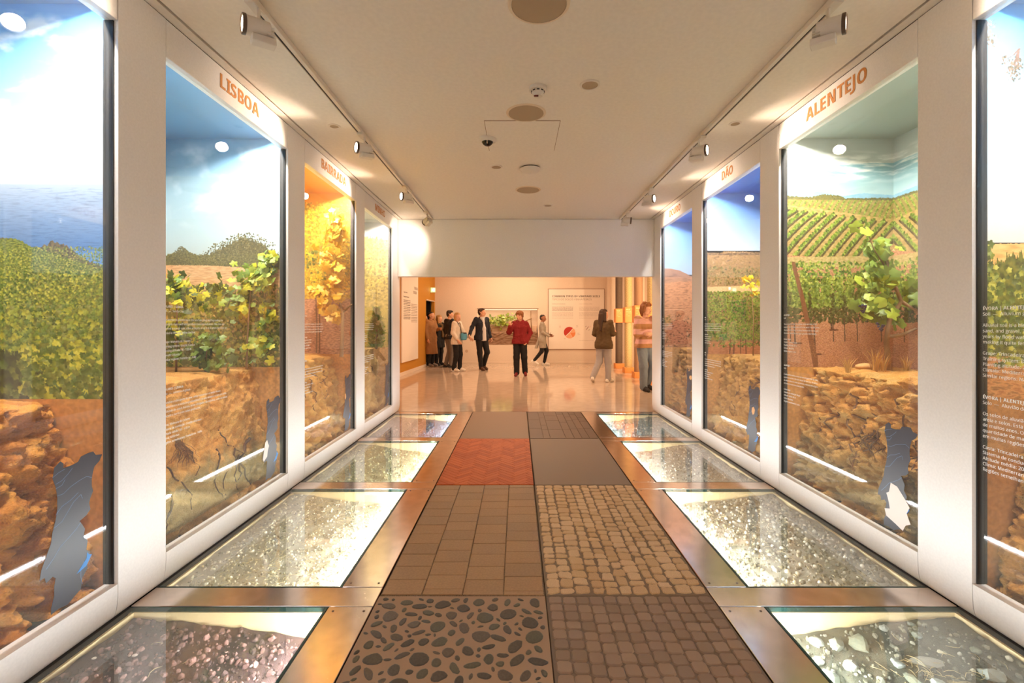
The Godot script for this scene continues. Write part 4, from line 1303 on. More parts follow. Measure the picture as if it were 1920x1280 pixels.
		sto.scale = Vector3(0.15, 0.09, 0.09)
		tag(sto, "smooth sandy stone lying on the earth under the gnarled vine", "stone")
	elif s > 0 and i == 2:
		var z := far - 0.18
		var foot := pix(1412, 664, z)
		foot.y = 0.99
		vine("slender_vine", "slender vine with a few yellow leaves before the green vineyard", foot, [[[foot, pix(1413, 600, z), pix(1408, 530, z)], 0.006]], [[pix(1412, 540, z), Vector3(0.09, 0.05, 0.06), 14], [pix(1400, 524, z), Vector3(0.05, 0.02, 0.04), 5]], 0.075, ["leaf_yellow", "leaf_gold"])

# ---------------------------------------------------------------- glazed soil boxes in the floor
const BARS := [0.72, 2.250, 3.790, 5.310, 6.875]

func rock_mesh(seed_: int, rough: float, squash: float, subdiv := 1, flat := true) -> ArrayMesh:
	# an irregular stone about 1 unit across
	var t := (1.0 + sqrt(5.0)) / 2.0
	var v := [Vector3(-1, t, 0), Vector3(1, t, 0), Vector3(-1, -t, 0), Vector3(1, -t, 0), Vector3(0, -1, t), Vector3(0, 1, t), Vector3(0, -1, -t), Vector3(0, 1, -t), Vector3(t, 0, -1), Vector3(t, 0, 1), Vector3(-t, 0, -1), Vector3(-t, 0, 1)]
	var f := [[0, 11, 5], [0, 5, 1], [0, 1, 7], [0, 7, 10], [0, 10, 11], [1, 5, 9], [5, 11, 4], [11, 10, 2], [10, 7, 6], [7, 1, 8], [3, 9, 4], [3, 4, 2], [3, 2, 6], [3, 6, 8], [3, 8, 9], [4, 9, 5], [2, 4, 11], [6, 2, 10], [8, 6, 7], [9, 8, 1]]
	var faces := []
	for q in f:
		faces.append([v[q[0]].normalized(), v[q[1]].normalized(), v[q[2]].normalized()])
	for n in subdiv:
		var more := []
		for q in faces:
			var a: Vector3 = ((q[0] + q[1]) / 2.0).normalized()
			var b: Vector3 = ((q[1] + q[2]) / 2.0).normalized()
			var c: Vector3 = ((q[2] + q[0]) / 2.0).normalized()
			more.append_array([[q[0], a, c], [a, q[1], b], [c, b, q[2]], [a, b, c]])
		faces = more
	var nz := noise(seed_, 0.9, 2)
	var r := RandomNumberGenerator.new()
	r.seed = seed_ * 77 + 5
	var cuts := []
	for k in 7:
		cuts.append([Vector3(r.randf_range(-1, 1), r.randf_range(-1, 1), r.randf_range(-1, 1)).normalized(), r.randf_range(0.62, 0.9)])
	var st := st_new(not flat)
	for q in faces:
		var p := []
		for d in q:
			var w: Vector3 = d * (1.0 + rough * nz.get_noise_3d(d.x * 1.5, d.y * 1.5, d.z * 1.5))
			if flat:
				for c in cuts:
					var over: float = w.dot(c[0]) - float(c[1])
					if over > 0.0:
						w -= c[0] * over
			p.append(Vector3(w.x, w.y * squash, w.z) * 0.5)
		tri(st, p[0], p[1], p[2], Vector3.ZERO)
	return done(st)

var rocks := []
var rounds := []

func scatter(called: String, parent: Node3D, meshes: Array, places: Array, colors: Array, m: Material) -> void:
	# many small grains that nobody could count, one multimesh per shape
	for k in meshes.size():
		var mm := MultiMesh.new()
		mm.transform_format = MultiMesh.TRANSFORM_3D
		mm.use_colors = true
		mm.mesh = meshes[k]
		var n := 0
		for i in places.size():
			if i % meshes.size() == k:
				n += 1
		mm.instance_count = n
		var at := 0
		for i in range(k, places.size(), meshes.size()):
			mm.set_instance_transform(at, places[i])
			mm.set_instance_color(at, colors[i])
			at += 1
		var o := MultiMeshInstance3D.new()
		o.multimesh = mm
		o.material_override = m
		add(o, called, parent)
		o.set_meta("kind", "stuff")

func tinted(rough := 0.85) -> StandardMaterial3D:
	var m := mat(Color.WHITE, rough)
	m.vertex_color_use_as_albedo = true
	return m

func vary(cs: Array, amount: float) -> Color:
	var c: Color = cs[rng.randi() % cs.size()]
	var k := 1.0 + rng.randf_range(-amount, amount)
	return Color(c.r * k, c.g * k, c.b * k).clamp().srgb_to_linear()

const SOILS := {
	-1: [
		["dark reddish brown crumbly soil", [Color8(104, 74, 66), Color8(84, 58, 52), Color8(140, 104, 94)], 2600, 0.020, 0.9, 26],
		["pale sandy soil strewn with dry straw", [Color8(188, 176, 144), Color8(214, 204, 178), Color8(138, 126, 94)], 3600, 0.014, 0.9, 420],
		["olive and pale yellow gravelly soil", [Color8(136, 132, 90), Color8(180, 174, 132), Color8(102, 98, 64)], 2600, 0.016, 0.9, 40],
		["reddish earth meeting blue-grey slate chips", [Color8(140, 104, 90), Color8(96, 104, 122), Color8(70, 78, 96)], 1800, 0.020, 0.9, 10]],
	1: [
		["grey-green stony soil with dry roots", [Color8(120, 116, 94), Color8(92, 90, 70), Color8(160, 156, 136)], 1500, 0.020, 0.9, 150],
		["brown earth thick with pale pebbles and fine straw", [Color8(142, 130, 104), Color8(196, 188, 168), Color8(104, 92, 66)], 2600, 0.019, 0.9, 120],
		["fine grey-brown gravel", [Color8(136, 124, 104), Color8(176, 166, 148), Color8(92, 82, 66)], 3000, 0.014, 0.9, 20],
		["blue-green slate chips", [Color8(112, 128, 124), Color8(84, 102, 104), Color8(160, 152, 140)], 1800, 0.022, 0.9, 10]]}

func bed_height(across: float, z: float, nz: FastNoiseLite) -> float:
	# across: 0 on the path side, 1 at the wall
	return -0.148 + 0.112 * pow(across, 0.8) + 0.022 * nz.get_noise_2d(across * 1.0, z) + 0.010 * nz.get_noise_2d(across * 5.0, z * 5.0 + 40.0)

func build_floor_boxes() -> void:
	for k in 4:
		rocks.append(rock_mesh(k + 1, 0.35, 0.7))
		rounds.append(rock_mesh(k + 30, 0.25, 0.75, 1, false))
	for s in [-1, 1]:
		var xp := 0.688 if s < 0 else 0.958      # edge of the path
		var xg := 0.903 if s < 0 else 1.175      # edge of the glass on the path side
		var xw := plane_of(s) + 0.020            # edge at the wall
		var where := "left" if s < 0 else "right"
		var bar_words := ["nearest the viewer", "between the first and second boxes", "between the second and third boxes", "between the third and fourth boxes", "at the threshold of the far gallery"]
		for k in 5:
			var half := 0.080 if k < 4 else 0.072
			if k == 0:
				half = 0.08
			var b := thing("steel_crossbar", "brushed steel crossbar in the %s floor strip, %s" % [where, bar_words[k]], "crossbar", p3(s * (xp + xw) / 2, 0, BARS[k]), "brushed steel crossbars in the floor")
			mi("plate", box(Vector3(xw - xp - 0.010, 0.012, half * 2 - 0.006), 0.002), M.steel, b, Vector3(s * -0.001, -0.006, 0))
			mi("bearer", box(Vector3(xw - xp - 0.05, 0.29, half * 2 - 0.03)), M.seam, b, Vector3(0, -0.16, 0))
		var words := ["nearest", "second", "third", "farthest"]
		for k in 4:
			var z0: float = BARS[k] + 0.080
			var z1: float = BARS[k + 1] - (0.080 if k < 3 else 0.072)
			var zc := (z0 + z1) / 2
			var spec: Array = SOILS[s][k]
			var o := thing("floor_showcase", "%s %s floor box under glass, holding %s" % [words[k].capitalize(), where, spec[0]], "floor showcase", p3(s * xg, 0, zc), "glazed soil boxes in the floor")
			var lz := z1 - z0
			var wx := xw - xg
			var L := func(across: float, y: float, z: float) -> Vector3: return Vector3(s * across, y, -z)
			mi("glass_panel", box(Vector3(wx - 0.03, 0.018, lz - 0.012), 0.001), M.floor_glass, o, L.call(wx / 2 + 0.002, -0.0095, 0))
			mi("glass_edge", box(Vector3(0.010, 0.020, lz - 0.006)), M.edge, o, L.call(0.006, -0.0105, 0))
			mi("glass_edge", box(Vector3(wx - 0.024, 0.020, 0.0045)), M.edge, o, L.call(wx / 2, -0.0105, lz / 2 - 0.0045))
			mi("glass_edge", box(Vector3(wx - 0.024, 0.020, 0.0045)), M.edge, o, L.call(wx / 2, -0.0105, -lz / 2 + 0.0045))
			mi("rubber_joint", box(Vector3(0.020, 0.020, lz - 0.004)), M.gasket, o, L.call(wx - 0.006, -0.010, 0))
			# lined box: three walls and a bottom, and the light ledge along the path side
			mi("liner", box(Vector3(0.012, 0.20, lz - 0.004)), M.liner, o, L.call(wx - 0.026, -0.122, 0))
			mi("liner", box(Vector3(wx - 0.01, 0.20, 0.012)), M.liner, o, L.call(wx / 2, -0.122, lz / 2 - 0.006))
			mi("liner", box(Vector3(wx - 0.01, 0.20, 0.012)), M.liner, o, L.call(wx / 2, -0.122, -lz / 2 + 0.006))
			mi("liner", box(Vector3(0.012, 0.16, lz - 0.004)), M.liner, o, L.call(0.001, -0.142, 0))
			mi("bottom", box(Vector3(wx, 0.012, lz)), M.liner, o, L.call(wx / 2, -0.226, 0))
			mi("light_strip", box(Vector3(0.008, 0.034, lz - 0.05), 0.002), M.floor_led, o, L.call(0.012, -0.044, 0))
			var lamp := area_lamp("floor_showcase_lamp", p3(s * (xg + 0.018), -0.040, zc), Vector3(s * 1.0, -0.30, 0), Vector2(lz - 0.06, 0.02), Color(0.95, 0.98, 1.0), FLOOR_LED)
			lamp.set_meta("lamp", true)
			# steel plate between the glass and the path, screwed down at its corners
			mi("steel_plate", box(Vector3(xg - xp - 0.008, 0.012, lz - 0.004), 0.002), M.steel, o, L.call(-(xg - xp) / 2 + 0.001, -0.006, 0))
			mi("bearer", box(Vector3(xg - xp - 0.03, 0.28, lz)), M.seam, o, L.call(-(xg - xp) / 2 - 0.006, -0.155, 0))
			for e in [[-0.035, 0.03], [-0.18, 0.03], [-0.035, -0.03], [-0.18, -0.03]]:
				mi("screw", lathe([Vector2(0.0065, -0.0005), Vector2(0.0055, 0.0012), Vector2(0.0, 0.0014)], 10), M.ring, o, L.call(e[0], 0.0, e[1] * (lz / 2 - 0.035) / 0.03))
			soil_bed(s, k, xg, zc, wx, lz, spec, where, words[k])

func soil_bed(s: int, k: int, xg: float, zc: float, wx: float, lz: float, spec: Array, where: String, word: String) -> void:
	var o := thing("soil_sample", "%s in the %s %s floor box" % [spec[0], word, where], "soil sample", p3(s * xg, -0.22, zc), "soil samples in the floor boxes")
	var nz := noise(100 + k * 7 + s, 1.4, 3)
	var nx := 44
	var nzs := 60
	var a0 := 0.010
	var a1 := wx - 0.035
	var grid := []
	var tone := noise(300 + k * 5 + s, 9.0, 3)
	var cs: Array = spec[1]
	var cols := []
	for i in nx + 1:
		var row := []
		var crow := []
		for j in nzs + 1:
			var a := a0 + (a1 - a0) * i / nx
			var z := (lz - 0.03) * (float(j) / nzs - 0.5)
			var h := bed_height((a - a0) / (a1 - a0), z, nz) + 0.22
			row.append(Vector3(s * a, h, -z))
			var t := tone.get_noise_2d(a, z) * 0.9 + 0.5
			var c: Color = cs[0].lerp(cs[1], clampf(t, 0, 1))
			if k == 3:
				c = cs[0] if ((s < 0 and a > 0.38) or (s > 0 and sin(a * 11.0 + z * 3.0) > 0.75)) else cs[1].lerp(cs[2], clampf(t, 0, 1))
			crow.append(c.srgb_to_linear())
		grid.append(row)
		cols.append(crow)
	var st := st_new(true)
	for i in nx:
		for j in nzs:
			for q in [[0, 0], [1, 0], [1, 1], [0, 0], [1, 1], [0, 1]] if s > 0 else [[0, 0], [1, 1], [1, 0], [0, 0], [0, 1], [1, 1]]:
				st.set_color(cols[i + q[0]][j + q[1]])
				st.add_vertex(grid[i + q[0]][j + q[1]])
	# sides down to the bottom of the box
	var foot := func(v: Vector3) -> Vector3: return Vector3(v.x, 0.002, v.z)
	for i in nx:
		for j in [0, nzs]:
			st.set_color(cols[i][j])
			quad(st, grid[i][j], grid[i + 1][j], foot.call(grid[i + 1][j]), foot.call(grid[i][j]), Vector3(s * wx / 2, 0, 0))
	for j in nzs:
		for i in [0, nx]:
			st.set_color(cols[i][j])
			quad(st, grid[i][j], grid[i][j + 1], foot.call(grid[i][j + 1]), foot.call(grid[i][j]), Vector3(s * wx / 2, 0, 0))
	var bed := mi("bed", done(st), M.soil, o)
	bed.set_meta("kind", "stuff")
	# crumbs and pebbles
	var places := []
	var colors := []
	for n in int(spec[2]):
		var fa := pow(rng.randf(), 0.9)
		var a := a0 + 0.02 + (a1 - a0 - 0.04) * fa
		var z := (lz - 0.07) * (rng.randf() - 0.5)
		var d: float = spec[3] * (0.35 + 1.2 * pow(rng.randf(), 3.0))
		if k == 0 and s < 0:
			d *= 1.15
		var h := bed_height((a - a0) / (a1 - a0), z, nz) + 0.22
		var b := Basis.from_euler(Vector3(rng.randf() * TAU, rng.randf() * TAU, rng.randf() * TAU)).scaled(Vector3.ONE * d)
		places.append(Transform3D(b, Vector3(s * a, h + d * 0.12, -z)))
		if k == 3:
			var first := (s < 0 and a > 0.38) or (s > 0 and sin(a * 11.0 + z * 3.0) > 0.75)
			colors.append(vary([cs[0]] if first else [cs[1], cs[2]], 0.3))
		else:
			colors.append(vary(cs, 0.25))
	scatter("crumbs", o, rocks if not (s > 0 and k == 1) else rounds, places, colors, M.crumb)
	if s < 0 and k == 0:
		var pl := []
		var pc := []
		for n in 46:
			var a := rng.randf_range(0.05, a1 - 0.03)
			var z := (lz - 0.08) * (rng.randf() - 0.5)
			var d := rng.randf_range(0.010, 0.026)
			pl.append(Transform3D(Basis.from_euler(Vector3(rng.randf() * TAU, rng.randf() * TAU, 0)).scaled(Vector3(d, d * 0.6, d)), Vector3(s * a, bed_height((a - a0) / (a1 - a0), z, nz) + 0.22 + 0.006, -z)))
			pc.append(vary([Color8(226, 206, 196), Color8(240, 232, 220), Color8(186, 140, 126)], 0.1))
		scatter("pale_chips", o, [rocks[1]], pl, pc, M.crumb)
	# straw and rootlets
	var stw := st_new(true)
	for n in int(spec[5]):
		var a := rng.randf_range(0.05, a1 - 0.08)
		var z := (lz - 0.16) * (rng.randf() - 0.5)
		if s > 0 and k == 0 and n > 60:
			a = 0.52 + rng.randfn(0, 0.07)
			z = 0.30 + rng.randfn(0, 0.08)
		var h := bed_height((a - a0) / (a1 - a0), z, nz) + 0.22
		var dir := rng.randf() * TAU
		var l := rng.randf_range(0.03, 0.075)
		var bend := rng.randf_range(-1.2, 1.2)
		var pts := []
		for q in 4:
			var t := q / 3.0 - 0.5
			var an := dir + bend * t
			pts.append(Vector3(s * clampf(a + cos(an) * l * t, a0, a1), h + 0.005 + 0.007 * sin(PI * (q / 3.0)), -clampf(z + sin(an) * l * t, -lz / 2 + 0.03, lz / 2 - 0.03)))
		tube_in(stw, pts, [0.0009, 0.0012, 0.0012, 0.0007], 3)
	var sw := mi("straw", done(stw), M.straw, o)
	sw.set_meta("kind", "stuff")
	if s > 0 and k == 0:
		var heaps := [[0.19, 0.60, 0.075, 0], [0.26, 0.56, 0.080, 1], [0.35, 0.545, 0.100, 2], [0.14, 0.50, 0.060, 0], [0.24, 0.45, 0.075, 3], [0.12, 0.40, 0.110, 1], [0.42, 0.42, 0.060, 0], [0.40, 0.33, 0.070, 2], [0.55, 0.42, 0.150, 3], [0.30, 0.36, 0.050, 1], [0.34, 0.25, 0.095, 2], [0.47, 0.28, 0.085, 0], [0.24, 0.26, 0.12, 3], [0.62, 0.56, 0.055, 1], [0.72, 0.33, 0.11, 0], [0.60, 0.24, 0.08, 2], [0.52, 0.62, 0.045, 3], [0.66, 0.64, 0.04, 1], [0.78, 0.46, 0.05, 2], [0.16, 0.16, 0.10, 0], [0.44, 0.14, 0.09, 1], [0.66, 0.10, 0.10, 3]]
		var tones := [Color8(206, 212, 200), Color8(188, 190, 172), Color8(166, 166, 142), Color8(214, 212, 196)]
		var said := ["pale rounded stone in the back bright-edge corner, nearest right floor box", "olive-grey stone second from the back corner, nearest right box", "large white wedge-shaped stone near the back of the nearest right floor box", "small pale stone nearest the bright steel edge, just before the back stones",
			"long low pale stone in front of the white wedge stone, nearest right floor box", "large whitish slab half buried along the bright edge of the nearest right box", "small round grey stone touching the long slab, nearest right floor box", "olive stone below the small round grey one, nearest right floor box", "largest flat slab lying in the middle of the nearest right floor box", "smallest pale stone among those in front of the buried slab",
			"white blocky stone in the front middle of the nearest right floor box", "pale grey stone right of the white blocky stone, nearest right floor box", "broad flat pale stone left of the white blocky stone, nearest right floor box", "small grey pebble alone by the back wall, nearest right floor box", "wide grey stone on the wall side beside the dry roots", "olive stone in front of the dry roots, nearest right floor box", "tiny pale stone against the back liner, nearest right floor box", "tiny grey stone beside the pebble by the back wall", "small stone at the wall end behind the dry roots", "pale stone in the front corner by the bright edge, nearest right box", "grey stone at the front centre of the nearest right floor box", "pale slab at the front on the wall side, nearest right box"]
		for n in heaps.size():
			var q = heaps[n]
			var h := bed_height((q[0] - a0) / (a1 - a0), q[1], nz)
			var d: float = q[2]
			var sto := mi("stone", rock_mesh(60 + n, 0.3, 0.62 if n != 8 else 0.28), M["stone%d" % q[3]], self, p3(s * (xg + q[0]), minf(h + d * 0.14, -0.022 - d * 0.34), zc + q[1]))
			sto.rotation = Vector3(rng.randf_range(-0.3, 0.3), rng.randf() * TAU, rng.randf_range(-0.3, 0.3))
			sto.scale = Vector3(d, d * 0.9, d * (0.75 if n != 8 else 0.5))
			tag(sto, said[n], "stone", "stones in the nearest right floor box")

# ---------------------------------------------------------------- the path of paving samples
func panel(called: String, label: String, x0: float, x1: float, z0: float, z1: float, mortar: Material, top := -0.0035) -> Node3D:
	var o := thing(called, label, "paving", p3((x0 + x1) / 2, 0, (z0 + z1) / 2), "paving samples along the path")
	mi("mortar_bed", box(Vector3(x1 - x0 - 0.004, 0.08, z1 - z0 - 0.004), 0.002), mortar, o, Vector3(0, top - 0.04, 0))
	return o

func piece(called: String, parent: Node3D, poly: PackedVector2Array, m: Material, thick: float, round: float, lift := 0.0) -> MeshInstance3D:
	var c := Vector2.ZERO
	for q in poly:
		c += q / poly.size()
	var loc := PackedVector2Array()
	for q in poly:
		loc.append(q - c)
	var st := st_new()
	prism_in(st, loc, Vector3.ZERO, Vector3.RIGHT, Vector3(0, 0, -1), Vector3(0, thick, 0), round)
	return mi(called, done(st), m, parent, Vector3(c.x, -0.006 + lift, -c.y))

func ring_poly(pts: Array, shrink: float, jit: float) -> PackedVector2Array:
	# corners of a cell drawn in towards its middle, corners cut, edges uneven
	var c := Vector2.ZERO
	for q in pts:
		c += q / pts.size()
	var out := PackedVector2Array()
	for k in pts.size():
		var a: Vector2 = pts[k]
		var b: Vector2 = pts[(k + 1) % pts.size()]
		for t in [0.16, 0.5, 0.84]:
			var q: Vector2 = a.lerp(b, t) + Vector2(rng.randf_range(-jit, jit), rng.randf_range(-jit, jit))
			out.append(q + (c - q).normalized() * shrink)
	return out

func build_paving() -> void:
	var xl := -0.688
	var xm := 0.137
	var xr := 0.958
	var Z := [0.72, 2.255, 3.80, 5.33, 6.955]
	var w := xm - xl
	# row 1, left: dark rounded pebbles in mortar
	var o := panel("pebble_paving", "dark rounded pebbles set in brown mortar, left front of the path", xl, xm, Z[0], Z[1], M.mortar_pebble, 0.0002)
	var got := []
	var zlen: float = Z[1] - Z[0]
	var tries := 0
	while got.size() < 190 and tries < 22000:
		tries += 1
		var a := lerpf(0.042, 0.018, clampf(tries / 9000.0, 0, 1)) * rng.randf_range(0.7, 1.1)
		var b := a * rng.randf_range(0.45, 0.95)
		var p := Vector2(rng.randf_range(-w / 2 + a * 1.2 + 0.006, w / 2 - a * 1.2 - 0.006), rng.randf_range(-0.02, zlen / 2 - a * 1.2 - 0.006))
		var ok := true
		for g in got:
			if p.distance_to(g[0]) < (a + b) * 0.52 + g[1] + 0.004:
				ok = false
				break
		if ok:
			got.append([p, (a + b) * 0.52])
			var an := rng.randf() * PI
			var poly := PackedVector2Array()
			var sk := rng.randf_range(-0.25, 0.25)
			for k in 14:
				var t := TAU * k / 14
				var q := Vector2(a * cos(t) * (1.0 + sk * sin(t)), b * sin(t)) * rng.randf_range(0.94, 1.05)
				poly.append(p + q.rotated(an))
			piece("pebble", o, poly, M["pebble%d" % (rng.randi() % 4)], 0.0088, 0.007)
	# row 1, right: granite setts
	o = panel("sett_paving", "grey-brown granite setts in tight rows, right front of the path", xm, xr, Z[0], Z[1], M.mortar_sett, -0.0005)
	cells(o, "sett", xr - xm, zlen, 12, 24, 12, 0.0022, 0.004, 0.0012, ["sett0", "sett1", "sett2"], 0.0035, 0.010)
	# row 2, left: large clay pavers in four columns
	o = panel("paver_paving", "large brown clay pavers in four staggered columns, middle left of the path", xl, xm, Z[1], Z[2], M.joint_pale)
	zlen = Z[2] - Z[1]
	for col in 4:
		var cw := (w - 0.014) / 4
		var x0 := -w / 2 + 0.007 + col * cw
		var z: float = -zlen / 2 + 0.007 - ([0.0, 0.085, 0.0, 0.10][col])
		while z < zlen / 2 - 0.01:
			var l := 0.131 + rng.randf_range(-0.003, 0.003)
			var a := maxf(z, -zlen / 2 + 0.006)
			var b := minf(z + l, zlen / 2 - 0.006)
			if b - a > 0.02:
				var g := rng.randf_range(0.0012, 0.0028)
				var pl := PackedVector2Array([Vector2(x0 + g, a + g), Vector2(x0 + cw - g, a + g * rng.randf_range(0.6, 1.4)), Vector2(x0 + cw - g, b - g * 0.5), Vector2(x0 + g, b - g * rng.randf_range(0.3, 1.0))])
				piece("paver", o, pl, M["paver%d" % (rng.randi() % 3)], 0.0065 + rng.randf_range(0, 0.0022), 0.003)
			z += l
	# row 2, right: limestone cobbles
	o = panel("cobble_paving", "pale honey limestone cobbles in grey mortar, middle right of the path", xm, xr, Z[1], Z[2], M.mortar, -0.001)
	cells(o, "cobble", xr - xm, zlen, 11, 22, 22, 0.0046, 0.014, 0.0036, ["cobble0", "cobble1", "cobble2"], 0.002, 0.009)
	# row 3, left: red bricks in herringbone
	o = panel("brick_paving", "orange-red bricks laid in herringbone, left of the path beyond the pavers", xl, xm, Z[2], Z[3], M.brick_joint)
	zlen = Z[3] - Z[2]
	var rect := PackedVector2Array([Vector2(-w / 2 + 0.006, -zlen / 2 + 0.006), Vector2(w / 2 - 0.006, -zlen / 2 + 0.006), Vector2(w / 2 - 0.006, zlen / 2 - 0.006), Vector2(-w / 2 + 0.006, zlen / 2 - 0.006)])
	var bw := 0.044
	for i in range(-60, 60):
		for j in range(-8, 9):
			# herringbone of 1:4 bricks on a unit grid turned by 45 degrees
			for kind in 2:
				var org := Vector2(i, i) + Vector2(4, -4) * j
				var cx := PackedVector2Array([org, org + Vector2(4, 0), org + Vector2(4, 1), org + Vector2(0, 1)]) if kind == 0 else PackedVector2Array([org + Vector2(0, 1), org + Vector2(1, 1), org + Vector2(1, 5), org + Vector2(0, 5)])
				var pl := PackedVector2Array()
				var c := Vector2.ZERO
				for q in cx:
					c += q / 4.0
				for q in cx:
					var in_ := Vector2(signf(c.x - q.x), signf(c.y - q.y)) * 0.035
					pl.append((q + in_).rotated(PI / 4) * bw)
				if absf(pl[0].x) > w / 2 + 0.3 or absf(pl[0].y) > zlen / 2 + 0.3:
					continue
				for cut in Geometry2D.intersect_polygons(pl, rect):
					if cut.size() >= 3:
						piece("brick", o, cut, M["brick%d" % (rng.randi() % 3)], 0.008 + rng.randf_range(0, 0.001), 0.0)
	# row 3, right and row 4, left: fine granite slabs
	o = panel("granite_paving", "fine streaked grey granite slab beside the red herringbone bricks", xm, xr, Z[2], Z[3], M.mortar_dark)
	mi("slab", box(Vector3(xr - xm - 0.014, 0.03, zlen - 0.012), 0.002), M.granite, o, Vector3(0, -0.014, 0))
	zlen = Z[4] - Z[3]
	o = panel("granite_paving", "plain speckled brown granite slab at the far left end of the path", xl, xm, Z[3], Z[4], M.mortar_dark)
	mi("slab", box(Vector3(w - 0.012, 0.03, zlen - 0.012), 0.002), M.granite_brown, o, Vector3(0, -0.0145, 0))
	# row 4, right: dark wooden blocks with a few pale joints
	o = panel("timber_paving", "dark brown timber planks with pale joints at the far right end of the path", xm, xr, Z[3], Z[4], M.joint_pale)
	var edges := [0.0, 0.158, 0.236, 0.42, 0.52, 0.61, 0.70, 0.80]
	for k in edges.size() - 1:
		var a: float = -(xr - xm) / 2 + 0.008 + edges[k]
		var b: float = -(xr - xm) / 2 + 0.008 + edges[k + 1]
		var z: float = -zlen / 2 + 0.008
		while z < zlen / 2 - 0.02:
			var e := minf(z + rng.randf_range(0.22, 0.55), zlen / 2 - 0.008)
			piece("plank", o, PackedVector2Array([Vector2(a + 0.0022, z), Vector2(b - 0.0022, z), Vector2(b - 0.0022, e - 0.003), Vector2(a + 0.0022, e - 0.003)]), M["plank%d" % (rng.randi() % 2)], 0.008, 0.002)
			z = e

func cells(o: Node3D, called: String, w: float, l: float, nx: int, nz: int, rows: int, gap: float, jit: float, edge: float, mats: Array, lift: float, thick: float) -> void:
	# rows of blocks between shared, wandering corners; only «rows» rows counted from the far end are laid
	var pts := []
	var slide := []
	for i in nx:
		slide.append(rng.randf_range(-0.4, 0.4))
	for i in nx + 1:
		pts.append(-w / 2 + 0.012 + (w - 0.024) * i / nx + (rng.randf_range(-jit, jit) * 0.5 if i > 0 and i < nx else 0.0))
	for i in nx:
		var zs := [l / 2 - 0.010]
		var step := (l - 0.022) / nz
		for r in rows:
			var nxt: float = l / 2 - 0.010 - step * (r + 1)
			if r < nz - 1:
				nxt += rng.randf_range(-jit, jit) + slide[i] * step * 0.7 * minf(1.0, minf(r + 1, nz - 1 - r) / 2.0)
			zs.append(nxt)
		for r in rows:
			var wob := func() -> float: return rng.randf_range(-jit, jit) * 0.45
			var q := [Vector2(pts[i] + wob.call(), zs[r + 1] + wob.call()), Vector2(pts[i + 1] + wob.call(), zs[r + 1] + wob.call()), Vector2(pts[i + 1] + wob.call(), zs[r] + wob.call()), Vector2(pts[i] + wob.call(), zs[r] + wob.call())]
			piece(called, o, ring_poly(q, gap, edge), M[mats[rng.randi() % mats.size()]], thick + rng.randf_range(0.0, lift), 0.004)

